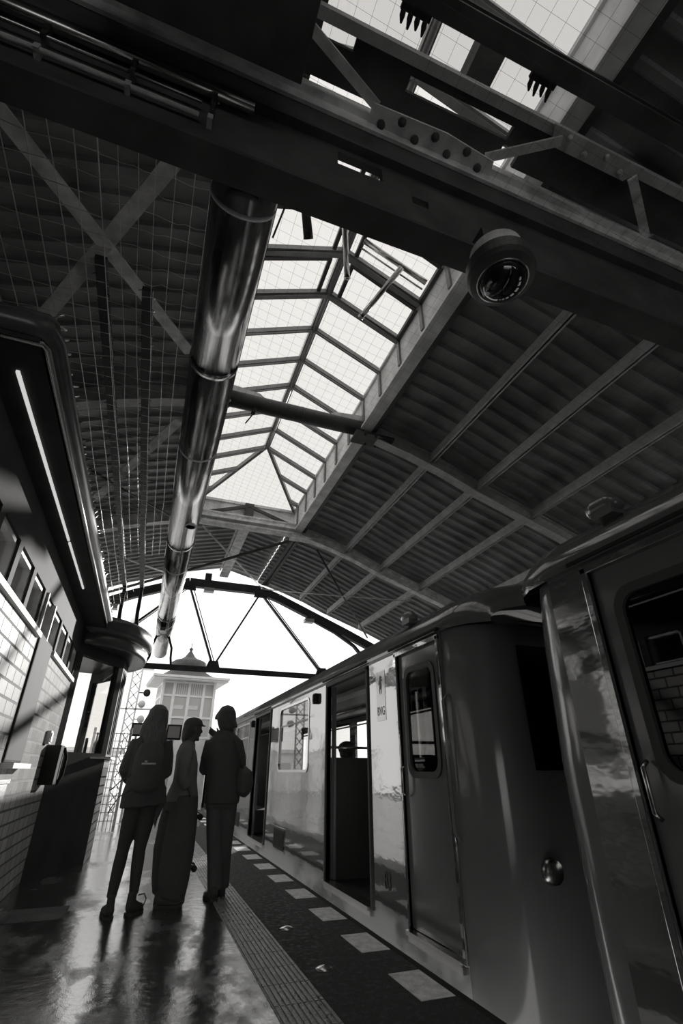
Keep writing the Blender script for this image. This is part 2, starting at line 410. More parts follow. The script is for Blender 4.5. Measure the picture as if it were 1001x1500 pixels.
b = MB(); b.tube([(.75, 5.72, 5.92), (.72, 5.70, 5.80)], .03, 8); b.tube([(.72, 5.7, 5.82), (.70, 5.66, 5.72), (.62, 5.60, 5.52)], .010, 6)
tag(b.build('hanging_cable', 'black', None, (.75, 5.72, 5.9)), 'short black cable end hanging from the round tie tube', 'cable')
# third row: riveted plate tie
t3 = thing('roof_truss', 'roof truss with riveted flat tie below the hipped far end of the skylight', 'roof truss', (HC, 9.75, 5.9), 'roof trusses')
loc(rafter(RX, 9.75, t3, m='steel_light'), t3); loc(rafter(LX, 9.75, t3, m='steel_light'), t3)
b = MB(); b.box((.25, 9.66, 5.90), (2.6, 9.68, 6.13)); b.box((.25, 9.60, 5.88), (2.6, 9.86, 5.905)); b.box((.25, 9.60, 6.11), (2.6, 9.68, 6.13)); b.box((.25, 9.56, 5.97), (2.6, 9.66, 6.0))
rivets(b, [(.36+.185*k, 9.655, 6.06 - .10*(k % 2)) for k in range(13)], .016)
loc(b.build('tie_plate', 'steel_light', t3), t3)
b = MB(); b.box((2.38, 9.6, 5.83), (3.2, 9.9, 5.87)); rivets(b, [(2.5+.09*k, 9.64+.2*(k % 2), 5.825) for k in range(8)], .018)
loc(b.build('splice_plate', 'steel_light', t3), t3)
b = MB(); b.box((HC-.10, 9.78, 5.95), (HC+.10, 9.84, 6.55)); b.beam((.45, 9.8, 6.16), (HC, 9.8, 6.48), .05, .07); b.beam((2.4, 9.8, 6.16), (HC, 9.8, 6.48), .05, .07)
loc(b.build('king_post', 'steel', t3), t3)
# portal at the open end
YP = 13.75
t4 = thing('portal_truss', 'dark arched end truss with V bracing against the white sky', 'roof truss', (HC, YP, 3.55), 'roof trusses')
arch = [(-6.4, 3.45), (-4.6, 4.0), (-3.2, 4.42), (-1.55, 4.98), (-.9, 5.3), (.2, 5.72), (.5, 5.80), (2.55, 5.80), (3.1, 5.62), (4.2, 5.18), (5.2, 4.78), (6.05, 4.42), (7.2, 3.95), (8.4, 3.45)]
b = MB()
for (xa, za), (xb, zb) in zip(arch, arch[1:]):
    b.beam((xa, YP, za), (xb, YP, zb), .18, .09); b.beam((xa, YP, za+.1), (xb, YP, zb+.1), .03, .22)
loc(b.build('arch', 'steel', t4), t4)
for pts in ([(4.0, 5.22), (4.9, 4.83), (5.5, 4.48), (5.95, 4.0), (6.1, 3.5), (6.15, 3.0)], [(-1.2, 5.1), (-2.1, 4.75), (-2.7, 4.4), (-3.15, 3.9), (-3.3, 3.4)]):
    b = MB()
    for (xa, za), (xb, zb) in zip(pts, pts[1:]): b.beam((xa, YP, za), (xb, YP, zb), .12, .07)
    loc(b.build('curved_bracket', 'steel', t4), t4)
b = MB(); b.beam((-3.3, YP, 3.56), (6.15, YP, 3.54), .16, .07); b.beam((-3.3, YP-.06, 3.50), (6.15, YP-.06, 3.48), .02, .10)
loc(b.build('bottom_chord', 'steel', t4), t4)
for p, q in (((.5, 5.8), (1.42, 3.6)), ((2.55, 5.8), (1.42, 3.6)), ((.5, 5.8), (-1.7, 3.6)), ((2.55, 5.8), (4.52, 3.58))):
    b = MB(); a, c = Vector((p[0], YP, p[1])), Vector((q[0], YP, q[1]))
    thick = p[0] == .5 or q[0] > 4
    b.beam(a, c, .10 if thick else .055, .05)
    if thick: b.beam(a+Vector((.09, -.02, 0)), c+Vector((.07, -.02, 0)), .03, .02)
    for k in range(1, 6): b.box(a.lerp(c, k/6)+Vector((-.02, -.06, -.02)), a.lerp(c, k/6)+Vector((.02, 0, .02)))
    loc(b.build('diagonal', 'steel', t4), t4)
for x, z in ((1.42, 3.6), (.5, 5.74), (2.55, 5.74), (4.5, 3.6)):
    b = MB(); b.prism([(x-.2, YP-.03, z-.08), (x+.2, YP-.03, z-.08), (x+.12, YP-.03, z+.16), (x-.12, YP-.03, z+.16)], (0, .06, 0)); loc(b.build('gusset', 'steel', t4), t4)
b = MB(); b.box((HC-.5, YP-.05, 5.86), (HC-.32, YP+.05, 6.2)); loc(b.build('ridge_post', 'steel', t4), t4)
for x, z, lab in ((1.05, 5.70, 'small pale box fitted under the top of the end arch'), (4.05, 5.10, 'small pale box under the right slope of the end arch'), (-1.35, 4.95, 'small pale box under the left slope of the end arch')):
    b = MB(); b.box((x-.14, YP-.16, z-.06), (x+.14, YP+.06, z+.04)); b.box((x-.02, YP-.02, z+.04), (x+.02, YP+.02, z+.09))
    tag(bevel(b.build('junction_box', 'white', None, (x, YP, z))), lab, 'box', 'boxes under the end arch')

# near lattice girder overhead
YN = 1.63
GS = .93
def gz(z): return CAMH + (z-CAMH)*GS
t1 = thing('lattice_girder', 'heavy dark riveted girder crossing overhead in front of the skylight', 'girder', (HC, YN, 4.19), 'roof trusses')
b = MB()
rect_holes(b, 'Y', -2.6, 5.4, gz(4.42), gz(5.62), [(.58, .91, gz(4.98), gz(5.14)), (1.13, 1.26, gz(4.86), gz(4.95)), (1.81, 1.97, gz(4.60), gz(4.68)), (-.26, -.21, gz(5.1), gz(5.3))], .05, YN)
b.box((-2.6, YN-.10, gz(4.40)), (5.4, YN+.09, gz(4.43))); b.box((-2.6, YN-.06, gz(5.2)), (5.4, YN, gz(5.24)))
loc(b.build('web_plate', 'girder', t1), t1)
b = MB(); b.box((-1.7, YN-.075, gz(5.72)), (4.4, YN-.005, gz(5.75))); b.box((-1.7, YN-.03, gz(5.6)), (4.4, YN-.005, gz(5.95))); loc(b.build('lower_flange', 'steel_light', t1), t1)
b = MB(); zz = gz(5.70); b.prism([(.80, YN-.004, zz), (1.88, YN-.004, zz), (1.84, YN-.13, zz), (1.4, YN-.17, zz), (.80, YN-.15, zz)], (0, 0, .02))
loc(b.build('gusset_plate', 'steel_light', t1), t1)
for k in range(7):
    b = MB(); rivets(b, [(.90+.14*k, YN-.05-.07*(k % 2), zz-.005)], .034); loc(b.build('rivet', 'girder', t1), t1)
b = MB(); b.box((-1.7, YN-.46, gz(5.86)), (4.4, YN-.39, gz(5.89))); b.box((-1.7, YN-.42, gz(5.88)), (4.4, YN-.39, gz(6.1))); loc(b.build('upper_flange', 'steel_mid', t1), t1)
for p, q in (((.84, YN-.12), (.22, YN-.36)), ((1.78, YN-.11), (2.3, YN-.40)), ((3.0, YN-.41), (3.6, YN-.05)), ((-.93, YN-.40), (-.25, YN-.06))):
    b = MB(); b.beam((p[0], p[1], gz(5.76)), (q[0], q[1], gz(5.83)), .07, .02); loc(b.build('lacing_bar', 'steel_light', t1), t1)
b = MB(); zz = gz(5.84); b.prism([(2.18, YN-.47, zz), (3.1, YN-.47, zz), (3.0, YN-.34, zz), (2.25, YN-.34, zz)], (0, 0, .02)); rivets(b, [(2.35+.19*k, YN-.43+.05*(k % 2), zz-.005) for k in range(4)], .028); loc(b.build('gusset_plate', 'steel_mid', t1), t1)
b = MB()
for x0, x1, ya, yb in ((-1.7, .30, .39, .08), (.58, 1.02, .39, .08), (1.02, 1.92, .39, .325), (1.02, 1.92, .23, .08), (2.08, 4.4, .39, .08), (.3, .58, .30, .08), (1.92, 2.08, .39, .2)): b.box((x0, YN-ya, gz(5.9)), (x1, YN-yb, gz(5.95)))
loc(b.build('cover_plate', 'girder', t1), t1)
# second dark cross girder nearer the lens, under the skylight
b = MB(); b.box((-.9, .875, 5.70), (3.7, 1.01, 5.73)); b.box((-.9, .94, 5.73), (3.7, .96, 5.9)); b.box((-.9, .89, 5.9), (3.7, 1.01, 5.93))
tag(b.build('cross_girder', 'girder', None, (HC, 1.0, 5.7)), 'dark cross girder under the topmost skylight panes in the picture', 'girder')
# pipes along the near girder
for z, y, r, lab, m in ((gz(5.07), YN-.06, .035, 'shiny round conduit running along the near dark girder, upper one', 'chrome'), (gz(4.93), YN-.05, .012, 'thin bright cable under the shiny conduit on the near girder', 'chrome'), (gz(4.78), YN-.04, .016, 'thin dull pipe low on the near dark girder', 'steel_mid')):
    b = MB(); b.tube([(-2.6, y, z), (.0 if r > .02 else -.3, y, z)], r, 10)
    for k in range(6): b.box((-2.5+.45*k, y-.02, z-r-.01), (-2.47+.45*k, YN, z+r+.01))
    tag(b.build('conduit_pipe', m, None, (-2, y, z)), lab, 'pipe', 'pipes on the near girder')

# ------------------------------------------------------------------ skylight
sk = thing('skylight', 'long hipped glass skylight with white sky behind its panes', 'skylight', (HC, 4, 6.0))
XA, XB = .30, 2.48; ZC, ZR = 6.56, 7.10; YH, Y9, Y0 = 8.15, 9.88, -1.6
for nm, x, s in (('curb', XB, 1), ('curb', XA, -1)):
    b = MB(); b.box((min(x, x+s*.06), Y0, 5.98), (max(x, x+s*.06), Y9, ZC+.02)); b.box((min(x-s*.05, x+s*.14), Y0, 5.95), (max(x-s*.05, x+s*.14), Y9, 5.99)); b.box((min(x-s*.03,x), Y0, ZC-.03), (max(x-s*.03,x), Y9, ZC+.02))
    loc(b.build(nm, 'curb', sk), sk)
b = MB(); b.box((XA, Y9, 6.12), (XB, Y9+.06, ZC)); b.box((XA, Y9-.04, ZC-.04), (XB, Y9+.06, ZC+.02)); loc(b.build('end_wall', 'curb', sk), sk)
b = MB(); b.beam((HC, Y0, ZR-.02), (HC, YH, ZR-.02), .10, .09); b.tube([(HC, Y0, ZR-.06), (HC, YH, ZR-.06)], .035, 8); loc(b.build('ridge_bar', 'bar', sk), sk)
for x in (XA, XB):
    b = MB(); b.beam((HC, YH, ZR-.03), (x, Y9, ZC), .06, .09); loc(b.build('hip_bar', 'bar', sk), sk)
ys = [Y0 + .01] + [round(.42 + .65*k, 3) for k in range(-3, 15)]
ys = sorted(set([y for y in ys if y <= 9.6]))
def zat(y, x):     # glass height, hipped at far end
    return 0
for i, y in enumerate(ys):
    for x in (XA, XB):
        if y <= YH: p, q = (x, y, ZC), (HC, y, ZR-.02)
        else:
            f = (Y9-y)/(Y9-YH); p, q = (x, y, ZC), (x+(HC-x)*f, y, ZC+(ZR-ZC)*f-.02)
        big = y < 4.4
        b = MB(); b.beam(p, q, .055 if not big else .11, .07); b.beam(Vector(p)-Vector((0,0,.04)), Vector(q)-Vector((0,0,.04)), .03 if not big else .06, .05)
        b.box((min(x, x-.03 if x > HC else x+.03), y-.03, 6.08), (max(x, x-.03 if x > HC else x+.03), y+.03, ZC)) if y > 2.2 else None
        loc(b.build('glazing_bar', 'bar', sk), sk)
edges = ys + [Y9]
for y0, y1 in zip(edges, edges[1:]):
    for x in (XA, XB):
        b = MB()
        def top(y):
            f = 1 if y <= YH else (Y9-y)/(Y9-YH)
            return (x+(HC-x)*f, y, ZC+(ZR-ZC)*f+.02)
        q = [(x, y0, ZC+.02), (x, y1, ZC+.02), top(y1), top(y0)]
        if y1 == Y9: q = [(x, y0, ZC+.02), (x, y1, ZC+.02), top(y0)]
        if y0 < YH < y1: q = [(x, y0, ZC+.02), (x, y1, ZC+.02), top(y1), top(YH), top(y0)]
        b.prism(q, (0, 0, .008)); loc(b.build('pane', 'sky_glass' if y0 > 1.6 else 'sky_glass_dim', sk), sk)
b = MB(); b.prism([(XA, Y9, ZC+.02), (XB, Y9, ZC+.02), (HC, YH, ZR+.02)], (0, 0, .008)); loc(b.build('pane', 'sky_glass', sk), sk)
# opening vent frames in the near panes
for x, y0, y1 in ((XB, 2.45, 3.0), (XB, 3.1, 3.65), (XB, 3.75, 4.3), (XA, 2.45, 3.0), (XA, 3.1, 3.65), (XA, 3.75, 4.3)):
    b = MB()
    pa, pb = Vector((x+(HC-x)*.03, 0, ZC+.0)), Vector((x+(HC-x)*.86, 0, ZC+(ZR-ZC)*.86))
    for y in (y0, y1): b.beam(pa+Vector((0, y, -.01)), pb+Vector((0, y, -.01)), .05, .06)
    for p in (pa, pb): b.beam(p+Vector((0, y0, -.01)), p+Vector((0, y1, -.01)), .05, .06)
    loc(b.build('vent_frame', 'steel', sk), sk)
for x, y0 in ((XA+.1, 2.75), (XB-.1, 3.35)):   # bright rails across the vents
    b = MB(); e = HC-.15 if x < HC else HC+.15
    b.tube([(x, y0, ZC-.02), (e, y0, ZR-.16)], .035, 10); b.tube([(x, y0+.1, ZC-.02), (e, y0+.1, ZR-.16)], .012, 8); loc(b.build('vent_rail', 'chrome', sk), sk)
for p, q in (((1.05, 2.78, 6.82), (1.42, 3.62, 6.55)), ((2.02, 3.3, 6.60), (1.75, 3.95, 6.35))):
    b = MB(); b.tube([p, q], .035, 12); b.tube([Vector(q), Vector(q)+(Vector(q)-Vector(p)).normalized()*.03], .042, 12); loc(b.build('vent_opener', 'chrome', sk), sk)
b = MB(); b.tube([(.62, 2.9, 6.6), (.9, 2.85, 6.55), (1.1, 2.75, 6.7), (1.25, 2.95, 6.75), (1.15, 2.8, 6.85)], .012, 6); b.tube([(.62, 2.9, 6.6), (.48, 3.0, 6.45), (.42, 3.3, 6.3)], .012, 6)
loc(b.build('cable', 'black', sk), sk)
cs = thing('spotlight', 'small black spotlight on a bracket at the left edge of the skylight', 'spotlight', (.66, 2.95, 6.5))
b = MB(); b.tube([(.55, 2.78, 6.62), (.66, 2.95, 6.5)], .03, 8); b.ball((.66, 2.95, 6.5), .05, 10, 6); loc(b.build('bracket', 'black', cs), cs)
b = MB(); b.tube([(.67, 2.96, 6.5), (.72, 3.03, 6.44), (.80, 3.2, 6.34)], [.035, .05, .055], 12); loc(b.build('lamp_head', 'black', cs), cs)
# spiked strips hung in the two near panes
for k, (x, y) in enumerate(((.92, 1.02), (1.98, 1.02))):
    b = MB(); b.box((x-.11, y-.02, 5.66), (x+.11, y+.02, 5.70))
    for i in range(4): b.tube([(x-.085+.055*i, y, 5.69), (x-.085+.055*i, y+.045, 5.66), (x-.085+.055*i, y+.07+.015*(i % 2), 5.62)], [.018, .02, .008], 8)
    tag(b.build('cable_gland_strip', 'black', None, (x, y, 5.68)), ('black row of stubby cable ends against the pane at the top of the picture', 'black row of stubby cable ends in the pane beside the pale louvred curb')[k], 'cable ends', 'rows of cable ends in the skylight')
# louvred vent on curb
b = MB(); b.box((2.40, 1.42, 6.08), (2.44, 1.62, 6.5))
for k in range(12): b.box((2.375, 1.42, 6.1+.034*k), (2.40, 1.62, 6.118+.034*k))
tag(b.build('louvre_vent', 'steel_mid', None, (2.42, 1.5, 6.1)), 'small pale louvred vent on the right skylight curb above the girder', 'vent')

# dark fascia along the left skylight edge, thin bright cable
b = MB(); b.box((.18, -3, 5.86), (.36, 9.7, 5.95)); tag(b.build('edge_beam', 'steel', None, (.27, 3, 5.9)), 'dark beam along the left lower edge of the skylight', 'roof beam')
b = MB(); b.tube([(.215, -1, 5.84), (.22, 9.9, 5.84)], .012, 6); tag(b.build('edge_cable', 'chrome', None, (.22, 3, 5.84)), 'thin bright cable along the left edge of the skylight beside the duct', 'cable')

# ------------------------------------------------------------------ ventilation duct
DX, DZ, DR = .035, 4.43, .21
du = thing('ventilation_duct', 'long round shiny metal duct hanging beside the skylight', 'duct', (DX, 7, DZ))
for y0, y1 in ((1.70, 3.4), (3.4, 7.5), (7.5, 11.9), (11.9, 16.3)):
    b = MB(); b.tube([(DX, y0, DZ), (DX, y1, DZ)], DR, 40); loc(b.build('duct_section', 'alu', du), du)
for y in (3.4, 7.5, 11.9):
    b = MB(); b.tube([(DX, y-.03, DZ), (DX, y+.03, DZ)], DR+.008, 40); loc(b.build('joint_band', 'alu', du), du)
b = MB(); b.lathe([(.01, 16.3), (DR, 16.3), (DR*.97, 16.42), (DR*.8, 16.5), (.02, 16.53)], (DX, 0, DZ), 32, 'Y'); loc(b.build('end_cap', 'alu', du), du)
b = MB(); b.lathe([(.062, -.02), (.075, -.02), (.075, .02), (.062, .02), (.062, -.02)], (DX+.09, 6.52, DZ-DR+.005), 24, 'Z'); loc(b.build('port_ring', 'white', du), du)
b = MB(); b.lathe([(.001, 0), (.062, 0), (.062, .02), (.001, .02)], (DX+.09, 6.52, DZ-DR), 24, 'Z'); loc(b.build('port_grille', 'black', du), du)
for y in (1.9, 4.8, 8.6, 12.6):
    b = MB(); b.tube([(DX, y-.015, DZ), (DX, y+.015, DZ)], DR+.006, 32); b.tube([(DX-.15, y, DZ+.1), (DX-.2, y, rz(-.2)+.2)], .01, 6); b.tube([(DX+.15, y, DZ+.1), (DX+.25, y, 5.95)], .01, 6)
    loc(b.build('hanger', 'steel_mid', du), du)
b = MB(); b.box((DX-.1, 12.0, DZ-DR-.1), (DX+.02, 12.35, DZ-DR+.01)); loc(b.build('sensor_box', 'black', du), du)
for x, lab in ((DX-.24, 'black hanging cable curving down on the left of the duct end'), (DX+.26, 'black hanging cable curving down on the right of the duct end')):
    b = MB(); b.tube([(x*.6, 13.7, 4.3), (x, 13.7, 4.0), (x*1.05, 13.7, 3.75), (x*1.25-.03, 13.7, 3.6), (x*1.6-.1, 13.72, 3.52)], .03, 8)
    tag(b.build('end_cable', 'black', None, (x, 13.7, 3.9)), lab, 'cable', 'cables at the duct end')

b = MB(); b.box((-1.0, .55, 4.74), (.215, 1.3, 5.2)); b.box((-1.02, .53, 4.72), (.235, 1.32, 4.745))
tag(bevel(b.build('air_box', 'girder', None, (-.4, .9, 4.7))), 'large black box hanging overhead in front of the near girder', 'air box')
b = MB(); b.box((1.62, 1.05, 6.3), (1.86, 1.42, 6.5)); b.box((1.64, 1.42, 6.32), (1.84, 1.44, 6.48)); tag(bevel(b.build('vent_motor', 'girder', None, (1.74, 1.25, 6.3))), 'black motor box under the near skylight panes', 'box')
# ------------------------------------------------------------------ cable trunkings, braces and rods under the left slope
for x, y0, y1, lab in ((-1.10, 3.4, 12.9, 'dark cable trunking under the left roof, the one nearer the kiosk'), (-.69, 3.6, 12.9, 'dark cable trunking under the left roof, the one nearer the duct')):
    z = 5.28
    t = thing('cable_trunking', lab, 'cable trunking', (x, 8, z), 'cable trunkings under the left roof')
    b = MB(); b.box((x-.05, y0, z), (x+.05, y1, z+.06)); loc(b.build('channel', 'steel', t), t)
    b = MB()
    for k in range(int((y1-y0)/.16)): b.tube([(x-.05, y0+.16*k, z), (x-.075, y0+.16*k, z-.02)], .007, 4); b.tube([(x+.05, y0+.16*k+.05, z), (x+.075, y0+.16*k+.05, z-.02)], .007, 4)
    loc(b.build('net_hook', 'chrome', t), t)['kind'] = 'stuff'
    b = MB(); b.tube([(x, 12.85, z+.02), (x, 13.1, z-.05), (x+.01, 13.1, 4.7), (x+.03, 13.05, 4.45), (x+.10, 13.05, 4.2)], .045, 8); loc(b.build('drop_pipe', 'black', t), t)
BR = [((-1.9, 2.0), (-.25, 4.75), 'flat steel brace under the near left roof, falling towards the duct'), ((-.42, 2.3), (-1.9, 4.6), 'flat steel brace under the near left roof, crossing the other brace'),
      ((-.28, 6.15), (-1.5, 8.35), 'flat steel brace behind the second truss on the left roof')]
for (xa, ya), (xb, yb), lab in BR:
    b = MB(); b.beam((xa, ya, rz(xa)-.03), (xb, yb, rz(xb)-.03), .14, .02); b.beam((xa, ya, rz(xa)), (xb, yb, rz(xb)), .02, .06)
    tag(b.build('wind_brace', 'steel_light', None, ((xa+xb)/2, (ya+yb)/2, 5.5)), lab, 'brace', 'braces under the left roof')
RD = [((-1.6, 7.1), (-.2, 9.5), 'dark thin rod brace under the left roof by the third truss', 'steel', .02), ((.45, 10.0), (2.6, 13.6), 'thin pale rod brace below the ridge in the far bay', 'steel_light', .022),
      ((2.55, 9.9), (-1.6, 13.6), 'long dark rod brace crossing the far bay to the left', 'steel', .035), ((3.1, 10.0), (5.9, 13.6), 'dark rod brace under the right slope in the far bay', 'steel', .025),
      ((2.6, 13.6), (5.6, 10.2), 'thin pale rod brace under the right slope in the far bay', 'steel_light', .015), ((-1.9, 9.9), (.3, 13.6), 'thin pale rod brace under the left slope in the far bay', 'steel_light', .02)]
for (xa, ya), (xb, yb), lab, m, r in RD:
    b = MB(); b.tube([(xa, ya, rz(xa)-.02), ((xa+xb)/2, (ya+yb)/2, min(rz(xa), rz(xb))*.5+max(rz(xa), rz(xb))*.5-.04), (xb, yb, rz(xb)-.02)], r, 8)
    tag(b.build('rod_brace', m, None, ((xa+xb)/2, (ya+yb)/2, 5.5)), lab, 'brace', 'rod braces in the roof')

# ------------------------------------------------------------------ bird nets
def net(name, A, B, nu, nv, m, label, r=.0022, jit=.01, sag=0.0, skipu=0.0, skipv=0.0, seg=6):
    """cords on a bilinear patch A[0],A[1] -> B[0],B[1]"""
    b = MB(); A0, A1, B0, B1 = [Vector(p) for p in (A[0], A[1], B[0], B[1])]
    def P(u, v):
        p = A0.lerp(A1, u).lerp(B0.lerp(B1, u), v); p.z -= sag*math.sin(pi*v)*math.sin(pi*u)
        return p + Vector((random.uniform(-jit, jit), random.uniform(-jit, jit), random.uniform(-jit, jit)))
    for i in range(nu+1):
        if random.random() < skipu: continue
        b.tube([P(i/nu, k/seg) for k in range(seg+1)], r, 5, cap=False)
    for j in range(nv+1):
        if random.random() < skipv: continue
        b.tube([P(k/seg, j/nv) for k in range(seg+1)], r, 3, cap=False)
    o = b.build(name, m); tag(o, label, 'bird net', 'bird nets', 'stuff'); return o
net('bird_net', ((.3, .3, 5.72), (6.0, .3, 4.4)), ((.3, 9.6, 5.72), (6.0, 9.6, 4.4)), 50, 78, 'net_dark', 'fine dark bird net stretched under the skylight and right roof', .0009, .006, .05)
net('bird_net', ((-3.0, 1.75, 4.78), (-.95, 1.75, 4.86)), ((-3.0, 13, 4.78), (-.95, 13, 4.86)), 14, 74, 'net', 'bird net with bright cords between the kiosk roof and the nearer trunking', .004, .015, .05, seg=10)
net('bird_net', ((-.95, 1.75, 4.86), (-.2, 1.75, 4.9)), ((-.95, 9.5, 4.86), (-.2, 9.5, 4.9)), 6, 50, 'net', 'bird net between the trunkings and the round duct', .0025, .012, .04, seg=10)
net('bird_net', ((.2, 9.95, 5.75), (6.2, 9.95, 4.6)), ((.2, 13.6, 5.75), (6.2, 13.6, 4.6)), 36, 22, 'net_dark', 'fine dark bird net under the far bay', .0009, .006)
# tangled net bundle on the kiosk roof edge
b = MB()
for k in range(3):
    pts = []; y = 2.15
    while y < 8.0:
        a = y*22 + k*2; pts.append((-.80 + .05*math.cos(a)+random.uniform(-.015, .015), y, 3.22+.05*math.sin(a)+random.uniform(-.015, .015))); y += .045
    b.tube(pts, .006, 4)
tag(b.build('net_coil', 'net', None, (-.8, 5, 3.2)), 'tangled coil of net cord lying along the kiosk roof edge', 'net coil', None, 'stuff')

# ------------------------------------------------------------------ dome camera
dc = thing('dome_camera', 'large round dome security camera hanging from the near girder on the right', 'security camera', (1.60, 1.47, 3.88))
dc.scale = (.94, .94, .94)
b = MB(); b.lathe([(.001, .20), (.165, .20), (.175, .19), (.175, .06), (.16, .06)], (0, 0, 0), 40, smooth=False); b.build('housing', 'steel_light', dc)
b = MB(); b.lathe([(.15, .065), (.205, .065), (.218, .05), (.22, -.04), (.205, -.075), (.158, -.10), (.15, -.07)], (0, 0, 0), 40, smooth=False); b.build('skirt_ring', 'steel', dc)
b = MB(); prof = [(.15*math.cos(a), -.08-.12*math.sin(a)) for a in [pi/2*k/10 for k in range(10)]] + [(.004, -.2)]; b.lathe(prof, (0, 0, 0), 36)
dome = b.build('dome', mat('smoked_dome', .01, .04, 0, .9, ior=1.6), dc)
b = MB(); b.lathe([(.15, -.085), (.165, -.09), (.165, -.10), (.15, -.10), (.148, -.09)], (0, 0, 0), 36); b.build('trim_ring', 'chrome', dc)
b = MB(); b.box((-.07, -.05, .2), (.07, .1, .28)); b.box((-.05, .02, .2), (.05, .16, .5)); b.build('mount', 'steel', dc)

# ------------------------------------------------------------------ kiosk
KY0, KY1 = 2.45, 7.80
wins = []; y = 2.7
wy = [2.75, 3.32, 3.89, 4.46, 5.03, 5.60, 6.17, 6.74, 7.31]
holes = [(a, a+.47, 2.28, 2.62) for a in wy]
ki = thing('kiosk', 'low glazed-tile platform kiosk with flat dark roof and round glazed bay at its far end', 'kiosk', (XW, 5, 0))
b = MB(); rect_holes(b, 'X', KY0, KY1, 0, 2.24, [(5.22, 5.84, 1.22, 2.24)], -.15, XW); b.box((-4.5, KY0, 0), (XW-.15, KY0+.15, 2.9)); loc(b.build('tiled_wall', 'tile', ki), ki)
b = MB(); rect_holes(b, 'X', KY0, KY1, 2.24, 3.0, holes, -.15, XW); loc(b.build('upper_wall', 'kiosk_dark', ki), ki)
b = MB(); b.box((XW, KY0, 2.22), (XW+.035, 5.12, 2.265)); b.box((XW, 5.94, 2.22), (XW+.035, KY1, 2.265)); loc(b.build('window_ledge', 'white', ki), ki)
for k, a in enumerate(wy):
    b = MB(); f = .035
    for u in (a, a+.47-f): b.box((XW-.12, u, 2.27), (XW-.02 if k != 4 else XW+.02, u+f, 2.62))
    b.box((XW-.12, a, 2.585), (XW-.02, a+.47, 2.62)); b.box((XW-.12, a, 2.27), (XW-.02, a+.47, 2.30))
    w = loc(b.build('window_frame', 'steel_light', ki), ki)
    MB().box((XW-.08, a, 2.28), (XW-.07, a+.47, 2.62)).build('pane', 'glass', w).location = (0, 0, 0)
b = MB(); b.box((XW-.06, 5.16, 1.20), (XW+.02, 5.88, 2.30)); o = loc(b.build('shutter', 'kiosk_dark', ki), ki); bevel(o, .03, 3)
b = MB(); b.box((XW-.02, 5.14, 1.165), (XW+.10, 5.92, 1.205)); loc(b.build('shutter_sill', 'white', ki), ki)
# roof
b = MB(); b.box((-5.0, 2.1, 3.0), (-.80, 11.4, 3.06)); b.box((-5.0, 2.14, 3.06), (-.84, 11.4, 3.2)); loc(b.build('roof_slab', 'kiosk_dark', ki), ki)
b = MB(); b.tube([(-5, 2.1, 3.09), (-.86, 2.1, 3.09), (-.80, 2.12, 3.09), (-.78, 2.18, 3.09), (-.78, 7.9, 3.09)], .065, 14); b.tube([(-5, 2.1, 3.17), (-.80, 2.1, 3.17), (-.775, 2.13, 3.17), (-.775, 7.9, 3.17)], .02, 8)
loc(b.build('gutter', 'kiosk_edge', ki), ki)
b = MB(); b.tube([(-5, 2.12, 3.01), (-.79, 2.12, 3.01), (-.775, 2.15, 3.01), (-.775, 7.9, 3.01)], .016, 8); loc(b.build('edge_trim', 'chrome', ki), ki)
b = MB(); b.box((-.945, 2.35, 2.985), (-.928, 4.6, 3.0)); b.box((-.945, 4.65, 2.985), (-.928, 6.0, 3.0)); loc(b.build('soffit_strip', M['lamp'], ki), ki)  # glowing strip put in for a bright soffit line of unclear origin
# bay
bay = [(-1.07, 7.80), (-.50, 8.90), (-.47, 9.80), (-1.07, 10.9)]
for i in range(3):
    (xa, ya), (xb, yb) = bay[i], bay[i+1]; p, q = Vector((xa, ya, 0)), Vector((xb, yb, 0)); d = (q-p).normalized(); n = Vector((d.y, -d.x, 0)); Lw = (q-p).length
    def qd(u0, u1, z0, z1, off, t, bb):
        a, c = p+d*u0+n*off, p+d*u1+n*off
        bb.prism([(a.x, a.y, z0), (c.x, c.y, z0), (c.x, c.y, z1), (a.x, a.y, z1)], -n*t)
    b = MB(); qd(0, Lw, 0, 1.30, 0, .1, b); loc(b.build('bay_panel', 'kiosk_dark' if i != 1 else 'tile', ki), ki)
    b = MB(); e = .13
    qd(0, e, 1.3, 3.0, 0, .1, b); qd(Lw-e, Lw, 1.3, 3.0, 0, .1, b); qd(e, Lw-e, 1.3, 1.37, 0, .1, b); qd(e, Lw-e, 2.62, 3.0, 0, .1, b)
    if i == 1: qd(Lw*.33, Lw*.33+.05, 1.37, 2.62, 0, .1, b); qd(Lw*.66, Lw*.66+.05, 1.37, 2.62, 0, .1, b)
    w = loc(b.build('bay_window_frame', 'kiosk_dark', ki), ki)
    b = MB(); qd(e, Lw-e, 1.37, 2.62, -.045, .012, b); b.build('pane', 'glass', w).location = (0, 0, 0)
b = MB(); b.prism([(-.60, 8.78, 1.30), (-.42, 8.86, 1.30), (-.39, 9.85, 1.30), (-.5, 9.85, 1.30)], (0, 0, .03)); b.prism([(-.82, 8.36, 1.30), (-.50, 8.80, 1.30), (-.44, 8.87, 1.30), (-.52, 8.92, 1.30)], (0, 0, .025)); loc(b.build('bay_sill', 'white', ki), ki)
def oval(z0, z1, a, bb_, cx=-1.05, cy=9.15, n=48):
    return [(cx+a*math.cos(2*pi*k/n), cy+bb_*math.sin(2*pi*k/n)) for k in range(n)], z0, z1
